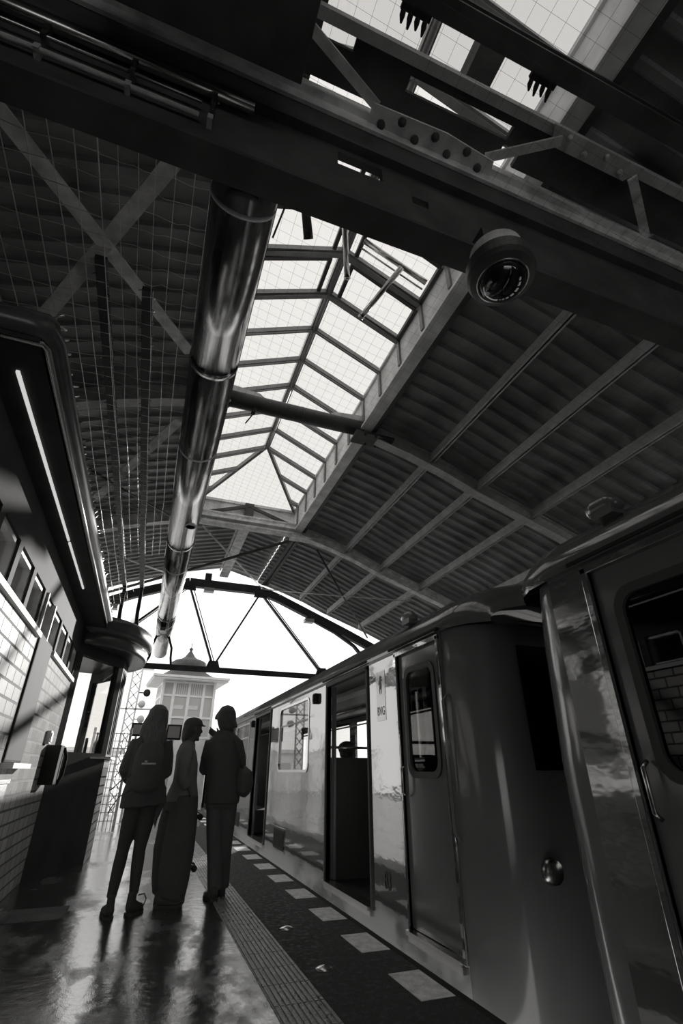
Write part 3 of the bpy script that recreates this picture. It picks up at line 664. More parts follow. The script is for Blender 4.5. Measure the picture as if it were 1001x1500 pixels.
def ovald(b, prof, cx=-1.05, cy=9.2, n=56):
    vs = []
    for a, bb_, z in prof: vs += [(cx+a*math.cos(2*pi*k/n), cy+bb_*math.sin(2*pi*k/n), z) for k in range(n)]
    fs = [(i*n+j, i*n+(j+1) % n, (i+1)*n+(j+1) % n, (i+1)*n+j) for i in range(len(prof)-1) for j in range(n)] + [tuple(range(n))[::-1], tuple(range((len(prof)-1)*n, len(prof)*n))]
    b.add(vs, fs, True)
b = MB(); ovald(b, [(.80, 1.25, 2.78), (.86, 1.31, 2.76), (.87, 1.33, 2.80), (.87, 1.33, 2.92), (.80, 1.26, 2.95), (.90, 1.36, 2.97), (.93, 1.40, 3.02), (.93, 1.40, 3.16), (.88, 1.34, 3.2)]); loc(b.build('bay_roof', 'kiosk_edge', ki), ki)
b = MB(); b.box((-4.4, 2.6, 0), (-4.3, 11.3, 3)); b.box((-4.4, 11.0, 0), (-2.9, 11.1, 3.0)); b.box((-4.3, 2.6, .0), (-1.1, 11.0, .02)); loc(b.build('inner_wall', 'interior', ki), ki)
b = MB(); b.lathe([(.03, 0), (.035, .02), (.035, .12), (.014, .18), (.012, .25), (.016, .255), (.016, .27)], (-.66, 8.74, 1.37), 16); tag(b.build('bottle', 'black', None, (-.66, 8.74, 1.37)), 'dark bottle standing inside the kiosk bay window', 'bottle')
b = MB(); b.box((-.80, 8.62, 1.37), (-.76, 8.66, 1.54)); b.box((-.80, 8.62, 1.54), (-.765, 8.655, 1.57)); tag(b.build('tin', 'black', None, (-.78, 8.6, 1.37)), 'narrow dark box standing left of the bottle in the bay window', 'box')
# wall fittings
b = MB(); b.box((XW, 7.2, 1.0), (XW+.16, 7.55, 1.42)); b.tube([(XW+.16, 7.5, 1.4), (XW+.2, 7.52, 1.3), (XW+.2, 7.52, 1.1), (XW+.16, 7.5, 1.0)], .02, 8)
tag(bevel(b.build('wall_telephone', 'black', None, (XW, 7.4, 1.0)), .03), 'black box with curved handle on the tiled wall beside the bay', 'wall box')
b = MB(); b.box((XW, 6.95, 1.42), (XW+.05, 7.1, 1.56)); b.box((XW+.05, 6.97, 1.44), (XW+.06, 7.08, 1.54)); tag(bevel(b.build('switch_box', 'white', None, (XW, 7, 1.4))), 'small white switch box on the tiled wall above the black box', 'box')
b = MB(); b.box((XW, 4.7, .62), (XW+.07, 5.28, 1.05)); b.box((XW-.0, 4.66, 1.05), (XW+.08, 5.31, 1.085)); tag(bevel(b.build('wall_cabinet', 'steel_mid', None, (XW, 5.2, .6))), 'pale metal cabinet on the tiled wall at the left picture edge', 'cabinet')

# ------------------------------------------------------------------ platform details
def strip():
    b = MB(); x0, x1 = .905, 1.205
    b.box((x0, -4, 0), (x1, 30, .004)); n = 9
    for k in range(n):
        c = x0 + (k+.5)*(x1-x0)/n
        y = -4
        while y < 30:
            b.box((c-.009, y+.004, .004), (c+.009, y+.296 if y < 12 else y+1.996, .011)); y += .3 if y < 12 else 2.0
    return b.build('tactile_strip', 'tactile', None, (1.05, 0, 0))
tag(strip(), 'long ribbed guidance strip running along the wet platform', 'tactile paving')
for k in range(28):
    y = 2.45 + .873*k
    lab = 'white square in the dark platform edge, %s' % (['nearest to the camera', 'second nearest to the camera', 'third nearest to the camera', 'fourth nearest to the camera', 'fifth nearest to the camera', 'sixth nearest to the camera', 'seventh nearest to the camera', 'eighth nearest to the camera'][k] if k < 8 else 'one of the far ones')
    b = MB(); b.box((1.71, y-.02, 0), (1.93, y+.42, .006))
    tag(b.build('paving_square', 'slab', None, (1.82, y, 0)), lab, 'paving square', 'white squares along the platform edge')
b = MB(); b.box((1.207, -14, 0), (1.942, 13.6, .003)); struct(b.build('floor_edge', 'edge_paving'))
b = MB(); b.box((1.94, -6, -.04), (XE+.01, 33, .004)); tag(b.build('edge_stone', 'black', None, (1.96, 0, 0)), 'black coping along the platform edge beside the train', 'kerb')
for x, y, lab in ((1.36, 3.98, 'round metal stud in the dark paving beside the strip, nearer one'), (1.36, 4.95, 'round metal stud in the dark paving beside the strip, farther one')):
    b = MB(); b.lathe([(.06, 0), (.058, .006), (.045, .012), (.02, .02), (.002, .022)], (x, y, 0), 20); tag(b.build('floor_stud', 'chrome', None, (x, y, 0)), lab, 'stud', 'studs in the platform')
b = MB(); b.box((-.90, 5.92, 0), (-.40, 6.42, .004)); b.box((-.88, 5.94, .004), (-.86, 6.40, .008)); b.box((-.44, 5.94, .004), (-.42, 6.40, .008)); b.box((-.70, 5.94, .004), (-.68, 6.15, .008))
tag(b.build('access_cover', 'girder', None, (-.6, 6.2, 0)), 'metal access cover in the dark floor near the kiosk wall', 'cover')

# ------------------------------------------------------------------ train
CX = 3.42            # car axis
def xs_of(z):        # side profile
    return XT + max(0, (z-1.1))*.02
def car(label, y0, y1, doors, windows, cab_lo, cab_hi, grilles=()):
    t = thing('metro_car', label, 'train car', (CX, (y0+y1)/2, 0), 'coupled metro cars')
    A = lambda o: loc(o, t)
    W = 2*(CX-XT)
    e0 = y0 + (.42 if cab_lo else 0); e1 = y1 - (.42 if cab_hi else 0)
    for side in (0, 1):
        b = MB(); x = XT if side == 0 else CX*2-XT-.05
        hs = [(a, c, .02, 2.18) for a, c in doors if side == 0] + [(a - (.62 if side else 0), c, z0, z1) for a, c, z0, z1 in windows]
        if side == 1: hs += [(a+.2, c-.2, 1.15, 2.12) for a, c in doors if c-a > 1.2]
        rect_holes(b, 'X', e0, e1, -.75, 2.26, hs, .05, x)
        A(b.build('side_wall', 'paint', t))
    # roof: swept arch, rounded down at cab ends
    prof = [(XT-.012, 2.22), (XT-.02, 2.28), (XT+.03, 2.38), (XT+.16, 2.50), (XT+.45, 2.63), (CX-.35, 2.72), (CX, 2.74)]
    prof = prof + [(2*CX-x, z) for x, z in prof[-2::-1]]
    st = [(e0, 1.0, 1.0), (e1, 1.0, 1.0)]
    if cab_lo: st = [(y0-.05, .80, .42), (y0+.0, .85, .72), (y0+.10, .93, .88), (y0+.24, .985, .97)] + st
    if cab_hi: st = st + [(y1-.24, .985, .97), (y1-.10, .93, .88), (y1, .85, .72), (y1+.05, .80, .42)]
    vs = [(CX+(x-CX)*sx, yy, 2.22+(z-2.22)*sz) for yy, sx, sz in st for x, z in prof]; n = len(prof)
    fs = [(i*n+j, i*n+j+1, (i+1)*n+j+1, (i+1)*n+j) for i in range(len(st)-1) for j in range(n-1)] + [tuple(range(n)), tuple(range((len(st)-1)*n, len(st)*n))[::-1]]
    b = MB(); b.add(vs, fs, True); A(b.build('roof', 'roof_paint', t))
    b = MB(); b.beam((XT-.015, e0, 2.235), (XT-.015, e1, 2.235), .05, .03); A(b.build('rain_gutter', 'roof_paint', t))
    # cab ends
    for flag, ye, s in ((cab_lo, y0, 1), (cab_hi, y1, -1)):
        if not flag:
            b = MB(); b.box((XT+.05, ye-.02, -.75), (2*CX-XT-.05, ye+.02, 2.5)); A(b.build('end_wall', 'paint_dark', t)); continue
        plan = [(XT, .42), (XT+.008, .33), (XT+.035, .24), (XT+.09, .15), (XT+.18, .07), (XT+.32, .02), (XT+.6, 0), (CX, -.02)]
        plan = plan + [(2*CX-x, d) for x, d in plan[-2::-1]]
        zs = [(-.75, .02), (.3, .0), (1.2, .0), (1.9, .03), (2.24, .06)]
        vs = [(CX+(x-CX)*(1-.4*tk), ye+s*(d+tk), z) for z, tk in zs for x, d in plan]; n = len(plan)
        fs = [(i*n+j, i*n+j+1, (i+1)*n+j+1, (i+1)*n+j) for i in range(len(zs)-1) for j in range(n-1)]
        b = MB(); b.add(vs, fs, True); cf = A(b.build('cab_front', 'paint_dark', t))
        b = MB(); b.box((XT+.45, ye-.035 if s > 0 else ye+.01, 1.15), (2*CX-XT-.45, ye-.01 if s > 0 else ye+.035, 2.05)); A(b.build('windscreen', 'dark_glass', t))
        b = MB(); b.beam((CX+.2, ye-.02*s, 1.1), (CX-.1, ye-.06*s, 1.75), .02, .02); A(b.build('wiper', 'black', t))
        for x in (CX-.7, CX+.7):
            b = MB(); b.lathe([(.001, -.03*s), (.07, -.03*s), (.08, 0), (.08, .05*s)], (x, ye, .55), 20, 'Y'); A(b.build('headlamp', 'chrome', t))
    # openings: sills, frames, leaves
    for a, c in doors:
        w = c-a
        b = MB(); b.box((XT-.05, a, -.005), (XT+.08, c, .025)); b.box((XT-.025, a, -.05), (XT, c, -.01)); A(b.build('door_sill', 'chrome', t))
        b = MB(); f = .045
        b.box((XT-.018, a-f, 0), (XT+.055, a, 2.2)); b.box((XT-.018, c, 0), (XT+.055, c+f, 2.2)); b.box((XT-.018, a-f, 2.16), (XT+.055, c+f, 2.21)); A(bevel(b.build('door_frame', 'rubber' if w > 1.2 else 'paint', t)))
        b = MB(); b.box((XT-.05, a-.1, 2.23), (XT-.015, c+.1, 2.25)); A(b.build('door_rail', 'black', t))
        if w > 1.2:      # leaves slid open into the pockets, edges showing
            for u0, u1 in ((a, a+.10), (c-.10, c)):
                b = MB(); b.box((XT+.06, u0, .03), (XT+.09, u1, 2.15)); A(b.build('door_leaf', 'paint_dark', t))
        else:
            b = MB(); rect_holes(b, 'X', a, c, .03, 2.16, [(a+.13, c-.13, 1.12, 2.0)], .03, XT+.02); dl = A(b.build('cab_door', 'paint_dark', t))
            b = MB(); ring_frame(b, a+.15, c-.15, 1.14, 1.98, .09, .05, XT+.008, XT+.03); b.build('door_window_frame', 'rubber', dl)
            b = MB(); b.prism([(XT+.03, u, v) for u, v in rrect(a+.15, c-.15, 1.14, 1.98, .09)], (.008, 0, 0)); b.build('door_window', 'dark_glass', dl)
            b = MB(); b.tube([(XT-.0, c-.06, .95), (XT-.035, c-.06, .98), (XT-.035, c-.06, 1.16), (XT-.0, c-.06, 1.19)], .011, 8); b.build('handle', 'chrome', dl)
            b = MB(); b.tube([(XT-.0, a-.09, .7), (XT-.04, a-.09, .75), (XT-.04, a-.09, 1.65), (XT-.0, a-.09, 1.7)], .012, 8); A(b.build('grab_rail', 'paint_dark', t))
    for a, c, z0, z1 in windows:
        for side in (0, 1):
            a = a - .62*side
            xo = XT-.008 if side == 0 else 2*CX-XT-.05
            b = MB(); ring_frame(b, a+.01, c-.01, z0+.01, z1-.01, .09, .035, xo, xo+.06); wf = A(b.build('window_frame', 'chrome' if side == 0 else 'rubber', t))
            b = MB(); b.box((xo+.02, a, z0), (xo+.028, c, z1)); b.build('pane', 'glass', wf)
            if side == 0:
                b = MB(); b.box((xo+.015, a, z1-.3), (xo+.04, c, z1-.275)); b.build('vent_bar', 'steel_mid', wf)
    for a, c, z0, z1 in grilles:
        b = MB(); b.box((XT-.008, a-.03, z0-.03), (XT+.0, c+.03, z1+.03)); g = A(b.build('grille_frame', 'paint', t))
        b = MB(); b.box((XT-.012, a, z0), (XT-.004, c, z1))
        for k in range(7): b.box((XT-.02, a, z0+.03+.03*k), (XT-.012, c, z0+.04+.03*k))
        b.build('grille', 'black', g)
    # inside
    b = MB(); b.box((XT+.05, e0, -.08), (2*CX-XT-.05, e1, 0)); A(b.build('car_floor', 'bed', t))
    b = MB(); b.box((XT+.1, e0, 2.24), (2*CX-XT-.1, e1, 2.28)); A(b.build('car_ceiling', 'interior', t))
    b = MB(); b.box((XT+.55, e0, 2.17), (XT+.75, e1, 2.23)); b.box((2*CX-XT-.75, e0, 2.17), (2*CX-XT-.55, e1, 2.23)); A(b.build('light_cover', 'white', t))
    for x in (XT+.6, 2*CX-XT-.6):
        b = MB(); b.tube([(x, e0+.2, 1.95), (x, e1-.2, 1.95)], .016, 8); A(b.build('grab_bar', 'chrome', t))
    b = MB(); b.box((XT-.0, e0, -.85), (XT+.1, e1, -.74)); b.box((XT+.3, e0+.6, -1.0), (2*CX-XT-.3, e1-.6, -.75)); A(b.build('underframe', 'black', t))
    for yb in (e0+1.6, e1-1.6):
        b = MB()
        for yw in (yb-.7, yb+.7):
            for x in (XT+.35, 2*CX-XT-.35): b.lathe([(.05, -.05), (.3, -.05), (.3, .05), (.05, .05)], (x, yw, -.78), 24, 'X')
        A(b.build('bogie', 'black', t))
    return t
wA = [(7.50, 9.28, 1.15, 2.12), (12.2, 13.9, 1.15, 2.12)]
dA = [(3.72, 4.50), (5.28, 6.64), (10.05, 11.45), (14.4, 15.8)]
carA = car('glossy metro car with open doors standing behind the three people', 3.25, 16.4, dA, wA, True, False, [(8.62, 9.28, .06, .32), (12.6, 13.3, .06, .32)])
carB = car('dark metro car nearest the camera, its rounded cab corner on the right', -10.3, 2.72, [(1.22, 1.98), (-1.6, -.2), (-6.4, -5.0)], [(-4.4, -2.2, 1.15, 2.12), (-9.3, -7.2, 1.15, 2.12), (.05, 1.05, 1.15, 2.12)], False, True)
carC = car('metro car farthest down the track beyond the open station end', 16.8, 28.0, [(18.6, 20.0), (23.2, 24.6)], [(20.7, 22.6, 1.15, 2.12), (25.2, 27.2, 1.15, 2.12)], False, False)
def A_(o, t): return loc(o, t)
# partition and poles at the first double door
for yy in (6.72, 5.2):
    b = MB(); b.box((XT+.06, yy-.02, 0), (XT+.78, yy+.02, 1.30)); A_(b.build('partition', 'seat', carA), carA)
    b = MB(); b.tube([(XT+.78, yy, 0), (XT+.78, yy, 2.2)], .018, 8); b.tube([(XT+.06, yy, 1.42), (XT+.78, yy, 1.42)], .016, 8); A_(b.build('pole', 'chrome', carA), carA)
for (y0, y1) in ((6.8, 9.9), (11.7, 14.2)):
    b = MB(); b.box((XT+.1, y0, 0), (XT+.55, y1, .42)); b.box((XT+.08, y0, .42), (XT+.18, y1, .9)); A_(bevel(b.build('bench_seat', 'seat', carA), .03), carA)
# door button/lamp boxes
for yy, car_ in ((7.13, carA), (11.75, carA)):
    b = MB(); b.box((XT-.05, yy-.05, 2.0), (XT, yy+.05, 2.14)); b.box((XT-.06, yy-.035, 2.02), (XT-.05, yy+.035, 2.12)); A_(bevel(b.build('indicator_lamp', 'black', car_), .015), car_)
# markings
def on_side(y, z, x=XT-.004):
    return Matrix(((0, 0, -1, x), (-1, 0, 0, y), (0, 1, 0, z), (0, 0, 0, 1)))
def text(s, y, z, size, m, parent, name, narrow=1.0):
    cu = bpy.data.curves.new(name, 'FONT'); cu.body = s; cu.size = size; cu.extrude = .001; cu.align_x = 'CENTER'; cu.align_y = 'CENTER'; cu.space_character = 1.05
    cu.materials.append(M[m]); tmp = bpy.data.objects.new(name, cu); COL.objects.link(tmp)
    bpy.context.view_layer.update(); me = bpy.data.meshes.new_from_object(tmp.evaluated_get(bpy.context.evaluated_depsgraph_get())); bpy.data.objects.remove(tmp); me.materials.clear(); me.materials.append(M[m])
    o = bpy.data.objects.new(name, me); COL.objects.link(o)
    o.parent = parent; mm = on_side(y, z); o.matrix_local = Matrix.Translation(-parent.location) @ mm @ Matrix.Scale(narrow, 4, (1, 0, 0))
    return o
b = MB(); b.prism([(XT-.001, u, v) for u, v in rrect(4.80, 5.02, 1.85, 2.09, .01)], (-.002, 0, 0)); A_(b.build('crest_sticker', 'sticker', carA), carA)
bear = [(-.030,-.11),(-.012,-.11),(-.008,-.06),(.012,-.055),(.018,-.11),(.036,-.11),(.034,-.06),(.040,-.01),(.034,.03),(.05,.045),(.066,.04),(.068,.05),(.05,.058),(.034,.052),(.030,.065),(.05,.08),(.046,.09),(.03,.088),(.02,.105),(.008,.10),(0,.112),(-.008,.10),(-.018,.085),(-.022,.06),(-.045,.03),(-.062,.01),(-.06,.0),(-.04,.012),(-.03,0),(-.034,-.05)]
bear_sz = .85
b = MB(); b.prism([(XT-.0035, 4.91-x*bear_sz, 1.955+z*bear_sz) for x, z in bear], (-.001, 0, 0)); A_(b.build('bear_emblem', 'ink', carA), carA)
b = MB(); b.prism([(XT-.001, u, v) for u, v in rrect(4.80, 5.02, 1.60, 1.845, .01)], (-.002, 0, 0)); A_(b.build('logo_sticker', 'sticker', carA), carA)
text('BVG', 4.91, 1.69, .12, 'ink', carA, 'lettering', .8)
text('83', 4.90, .27, .19, 'ink', carA, 'car_number', .75)
# marker lamps on the roof edge
def marker(x, y, z, lab):
    t = thing('marker_lamp', lab, 'lamp', (x, y, z), 'roof marker lamps')
    b = MB(); b.tube([(0, -.10, .0), (0, -.04, .03), (0, .05, .035), (0, .09, .03)], [(.045, .03), (.06, .055), (.062, .06), (.055, .055)], 14); b.box((-.05, -.08, -.05), (.05, .07, 0)); b.build('housing', 'paint_dark', t)
    b = MB(); b.ball((0, .09, .03), (.05, .03, .05), 14, 8); b.build('lens', 'chrome', t)
marker(XT+.10, 1.83, 2.52, 'small shiny marker lamp on the roof edge of the nearest car')
marker(XT+.10, 4.36, 2.52, 'small marker lamp on the roof edge above the cab door of the farther car')
b = MB(); b.tube([(XT+.8, 2.5, -.45), (XT+.8, 3.4, -.45)], .05, 10); b.tube([(XT+1.1, 2.6, -.3), (XT+1.1, 3.0, -.5), (XT+1.1, 3.4, -.3)], .03, 8); b.box((XT+.7, 2.7, -.55), (XT+.95, 3.2, -.35))
tag(b.build('coupler', 'black', None, (CX, 2.98, -.45)), 'coupling between the two cab ends below the platform', 'coupling')

# ------------------------------------------------------------------ people
def hand(b, wrist, d, side, up=(0, 0, 1), curl=.6, point=False):
    """palm, four fingers, thumb"""
    w = Vector(wrist); d = Vector(d).normalized(); u = Vector(up); s = d.cross(u).normalized()*side; n = s.cross(d).normalized()*side
    b.tube([w-d*.02, w+d*.02, w+d*.06, w+d*.09], [(.024, .02), (.03, .017), (.038, .016), (.036, .014)], 10, ref=n)
    for k, (o, L) in enumerate(((-.028, .066), (-.0095, .076), (.0095, .07), (.028, .055))):
        p = w + d*.085 + s*o; c = curl if not (point and k == 0) else .05
        a1 = d*math.cos(c*.6) - n*math.sin(c*.6); a2 = d*math.cos(c*1.5) - n*math.sin(c*1.5)
        b.tube([p-d*.02, p+a1*L*.5, p+a1*L*.5+a2*L*.5], [.0095, .009, .0075], 7)
    p = w + d*.02 - s*.028; b.tube([p, p+(d*.6-s*.7)*.045, p+(d*.6-s*.7)*.045+(d*.95-s*.2)*.035], [.013, .0115, .009], 7)
def head(b, c, f, scale=1.0):
    """head centred at c facing f (unit, horizontal)"""
    c = Vector(c); f = Vector(f).normalized(); s = Vector((f.y, -f.x, 0)); k = scale
    b.ball(c+Vector((0, 0, .025*k))-f*.008*k, (.078*k if abs(f.y) > .7 else .096*k, .096*k if abs(f.y) > .7 else .078*k, .098*k), 20, 14)
    b.ball(c+f*.022*k-Vector((0, 0, .045*k)), (.06*k, .06*k, .075*k), 16, 10)                       # jaw
    b.ball(c+f*.065*k-Vector((0, 0, .10*k)), .022*k, 10, 6)                                        # chin
    b.tube([c+f*.083*k+Vector((0, 0, .02*k)), c+f*.108*k-Vector((0, 0, .022*k)), c+f*.088*k-Vector((0, 0, .034*k))], [.009*k, .014*k, .012*k], 8)   # nose
    for e in (-1, 1):
        b.ball(c+s*e*.03*k+f*.078*k+Vector((0, 0, .008*k)), .013*k, 8, 6)                         # eyes
        b.tube([c+s*e*.012*k+f*.09*k+Vector((0, 0, .028*k)), c+s*e*.045*k+f*.078*k+Vector((0, 0, .028*k))], .008*k, 6)
        b.ball(c+s*e*.078*k-Vector((0, 0, .01*k)), (.012*k if abs(f.y) > .7 else .02*k, .02*k if abs(f.y) > .7 else .012*k, .032*k), 8, 8)      # ears
    b.tube([c+f*.082*k-s*.022*k-Vector((0, 0, .062*k)), c+f*.092*k-Vector((0, 0, .06*k)), c+f*.082*k+s*.022*k-Vector((0, 0, .062*k))], .008*k, 6)     # mouth
    b.tube([c-Vector((0, 0, .2*k))-f*.025*k, c-Vector((0, 0, .08*k))-f*.012*k], [.058*k, .052*k], 14)     # neck
def shoe(b, heel, toe, w=.05, h=.09):
    heel, toe = Vector(heel), Vector(toe); L = toe-heel
    P = lambda t, z: heel+L*t+Vector((0, 0, z))
    b.tube([P(-.06, .045), P(.05, .055), P(.3, .055), P(.6, .042), P(.85, .034), P(1.0, .028)], [(w*.6, .04), (w*.85, .055), (w*.85, .055), (w, .042), (w*.95, .034), (w*.5, .022)], 14, ref=(0, 0, 1))
    b.tube([P(.08, .05), P(.12, h+.02), P(.12, h+.05)], [(w*.75, .055), (w*.72, .05), (w*.74, .05)], 14, ref=L.normalized())
def sole(b, heel, toe, w=.052):
    heel, toe = Vector(heel), Vector(toe); L = toe-heel; s = L.normalized().cross(Vector((0, 0, 1)))
    pts = [heel+L*t+s*o*w+Vector((0, 0, .0)) for t, o in ((-.1, .3), (-.02, .75), (.3, .8), (.65, 1.05), (.9, .85), (1.03, .35), (1.03, -.35), (.9, -.85), (.65, -1.05), (.3, -.8), (-.02, -.75), (-.1, -.3))]
    b.prism(pts, (0, 0, .022))

# --- woman on the left (long fair hair, long coat, boots)
Yw = 5.9
pw = thing('person', 'person with long fair hair, dark jacket and backpack, seen from behind, leftmost of three', 'person', (.08, Yw, 0), 'three people walking down the platform')
b = MB()
head(b, (.115, Yw+.03, 1.655), (.25, 1, 0))
b.tube([(.10, Yw, .86), (.09, Yw, .98), (.09, Yw, 1.12), (.085, Yw, 1.3), (.09, Yw+.0, 1.42), (.105, Yw+.01, 1.48)], [(.16, .11), (.15, .10), (.125, .09), (.16, .11), (.15, .09), (.06, .06)], 18, ref=(0, 1, 0))
for sgn, hip, knee, ank in ((-1, (.025, Yw, .88), (-.012, Yw+.02, .49), (-.04, Yw-.08, .09)), (1, (.16, Yw, .88), (.13, Yw+.03, .49), (.145, Yw, .09))):
    b.tube([hip, Vector(hip).lerp(Vector(knee), .5), knee, Vector(knee).lerp(Vector(ank), .35), ank], [.082, .070, .050, .050, .032], 14, ref=(0, 1, 0))
b.tube([(-.065, Yw, 1.42), (-.10, Yw-.0, 1.25), (-.13, Yw, 1.14), (-.07, Yw+.17, 1.05)], [.045, .042, .038, .028], 12)
b.tube([(.235, Yw, 1.42), (.265, Yw, 1.28), (.285, Yw+.0, 1.13), (.24, Yw+.2, 1.10)], [.045, .042, .038, .028], 12)
hand(b, (-.07, Yw+.17, 1.05), (.2, 1, 0), 1, curl=.9); hand(b, (.24, Yw+.2, 1.10), (-.2, 1, 0), -1, curl=.9)
for ank, toe in (((-.04, Yw-.08, .08), (-.06, Yw+.09, .03)), ((.145, Yw, .08), (.21, Yw+.08, .03))):
    b.tube([ank, Vector(ank).lerp(Vector(toe), .5), toe], [.03, .032, .024], 10)
def rel(o, p): o.parent = p; o.location = -p.location + o.location; return o
rel(fuse(b.build('body', 'skin'), .009, 3), pw)
b = MB()   # jacket
b.tube([(.10, Yw, .84), (.09, Yw, .95), (.09, Yw, 1.08), (.085, Yw, 1.22), (.085, Yw, 1.34), (.09, Yw, 1.42), (.10, Yw+.01, 1.50)], [(.215, .16), (.205, .15), (.18, .135), (.195, .14), (.19, .135), (.165, .12), (.075, .075)], 20, ref=(0, 1, 0))
b.tube([(-.05, Yw, 1.42), (-.095, Yw-.01, 1.28), (-.13, Yw, 1.16), (-.075, Yw+.15, 1.06)], [.07, .066, .06, .048], 12)
b.tube([(.22, Yw, 1.42), (.26, Yw, 1.28), (.275, Yw, 1.13), (.245, Yw+.17, 1.10)], [.07, .064, .06, .048], 12)
b.tube([(.24, Yw-.02, 1.0), (.265, Yw-.02, .88), (.235, Yw-.02, .74), (.245, Yw-.02, .64)], [(.06, .03), (.055, .025), (.03, .02), (.004, .004)], 8, ref=(0, 1, 0))
rel(fuse(b.build('jacket', 'cloth_black'), .012, 5), pw)
b = MB()   # trousers
for hip, knee, ank in (((.025, Yw, .90), (-.012, Yw+.02, .49), (-.04, Yw-.08, .14)), ((.165, Yw, .90), (.135, Yw+.03, .49), (.147, Yw, .14))):
    b.tube([hip, Vector(hip).lerp(Vector(knee), .5), knee, Vector(knee).lerp(Vector(ank), .35), ank], [.092, .078, .058, .058, .042], 14, ref=(0, 1, 0))
b.tube([(.095, Yw, .84), (.095, Yw, 1.0)], [(.17, .12), (.155, .11)], 16, ref=(0, 1, 0))
rel(fuse(b.build('trousers', 'jersey'), .010, 4), pw)
b = MB()   # hair
b.tube([(.118, Yw+.0, 1.772), (.115, Yw-.005, 1.755), (.108, Yw-.01, 1.71), (.105, Yw-.025, 1.65), (.09, Yw-.05, 1.57), (.078, Yw-.075, 1.49), (.075, Yw-.10, 1.40), (.08, Yw-.115, 1.32)],
       [(.02, .02), (.065, .07), (.098, .105), (.108, .095), (.128, .07), (.135, .055), (.11, .035), (.05, .02)], 20, ref=(0, 1, 0))
rel(fuse(b.build('hair', 'hair_light'), .010, 3), pw)
for heel, toe in (((-.03, Yw-.13, 0), (-.075, Yw+.12, 0)), ((.125, Yw-.06, 0), (.235, Yw+.10, 0))):
    b = MB(); shoe(b, heel, toe, .048, .12); o = rel(fuse(b.build('boot', 'shoe'), .009, 3), pw)
    b = MB(); sole(b, heel, toe); b.build('sole', 'rubber', o).location = (0, 0, 0)
    if heel[0] > .1: b = MB(); b.tube([(.19, Yw-.02, .14), (.24, Yw-.04, .15), (.262, Yw-.03, .11), (.25, Yw, .06)], .006, 6); b.build('pull_loop', 'cloth_black', o).location = (0, 0, 0)
bp = thing('backpack', 'black backpack on the back of the leftmost person', 'backpack', (.085, Yw-.2, 1.0))
b = MB(); b.tube([(.085, Yw-.20, .97), (.085, Yw-.21, 1.0), (.085, Yw-.225, 1.12), (.085, Yw-.215, 1.28), (.085, Yw-.19, 1.38), (.085, Yw-.17, 1.41)], [(.09, .05), (.13, .075), (.145, .09), (.14, .085), (.11, .06), (.05, .02)], 18, ref=(0, 1, 0)); rel(fuse(b.build('pack', 'cloth_black'), .012, 4), bp)
b = MB(); b.box((.02, Yw-.325, 1.2), (.15, Yw-.31, 1.215)); b.box((.045, Yw-.325, 1.22), (.07, Yw-.312, 1.235)); rel(b.build('zip', 'steel_mid'), bp)
for pts in ([(-.05, Yw-.2, 1.12), (-.14, Yw-.22, 1.06), (-.20, Yw-.22, 1.0), (-.225, Yw-.2, .985)], [(-.04, Yw-.2, .98), (-.13, Yw-.22, .93), (-.17, Yw-.22, .86), (-.20, Yw-.2, .80)]):
    b = MB(); b.tube(pts, [(.014, .004)]*4, 6); rel(b.build('strap', 'cloth_black'), bp)
for sx in (-.02, .19):
    b = MB(); b.tube([(sx, Yw-.15, 1.36), (sx, Yw-.10, 1.47), (sx, Yw+.06, 1.485), (sx, Yw+.14, 1.38)], [(.022, .006)]*4, 8); rel(b.build('shoulder_strap', 'cloth_black'), bp)

# --- person in the middle (cap, wide trousers), turned to the right
Ym = 6.15
pm = thing('person', 'person in a cap, grey jacket and very wide trousers, middle of the three', 'person', (.48, Ym, 0), 'three people walking down the platform')
b = MB()
head(b, (.505, Ym, 1.555), (1, .25, 0), .98)
b.tube([(.49, Ym, .86), (.49, Ym, 1.0), (.48, Ym, 1.15), (.47, Ym, 1.3), (.475, Ym, 1.37), (.49, Ym, 1.42)], [(.12, .14), (.11, .13), (.11, .13), (.11, .15), (.08, .12), (.05, .055)], 18, ref=(0, 1, 0))
for hip, knee, ank in (((.47, Ym+.08, .86), (.46, Ym+.1, .46), (.45, Ym+.1, .08)), ((.50, Ym-.08, .86), (.50, Ym-.09, .46), (.50, Ym-.1, .08))):
    b.tube([hip, knee, ank], [.08, .052, .036], 12, ref=(0, 1, 0)); b.tube([ank, (ank[0]+.12, ank[1], .04)], [.034, .026], 10)
b.tube([(.47, Ym-.16, 1.36), (.45, Ym-.19, 1.2), (.45, Ym-.19, 1.08), (.52, Ym-.17, .99)], [.048, .044, .038, .028], 12)
b.tube([(.48, Ym+.15, 1.36), (.52, Ym+.19, 1.2), (.56, Ym+.2, 1.1), (.585, Ym+.19, .93)], [.048, .044, .038, .028], 12)
hand(b, (.52, Ym-.17, .99), (.5, 0, -.8), 1, curl=.8); hand(b, (.585, Ym+.19, .93), (.02, 0, -1), -1, up=(0, 1, 0), curl=1.0)
rel(fuse(b.build('body', 'skin'), .009, 3), pm)
b = MB()
b.tube([(.485, Ym, .86), (.485, Ym, .93), (.49, Ym, 1.05), (.485, Ym, 1.2), (.465, Ym, 1.32), (.47, Ym, 1.38), (.495, Ym, 1.44)], [(.165, .185), (.16, .18), (.125, .17), (.12, .175), (.105, .175), (.085, .13), (.06, .065)], 20, ref=(0, 1, 0))
b.tube([(.46, Ym-.15, 1.35), (.44, Ym-.20, 1.2), (.445, Ym-.20, 1.08), (.51, Ym-.18, 1.0)], [.075, .072, .066, .05], 12)
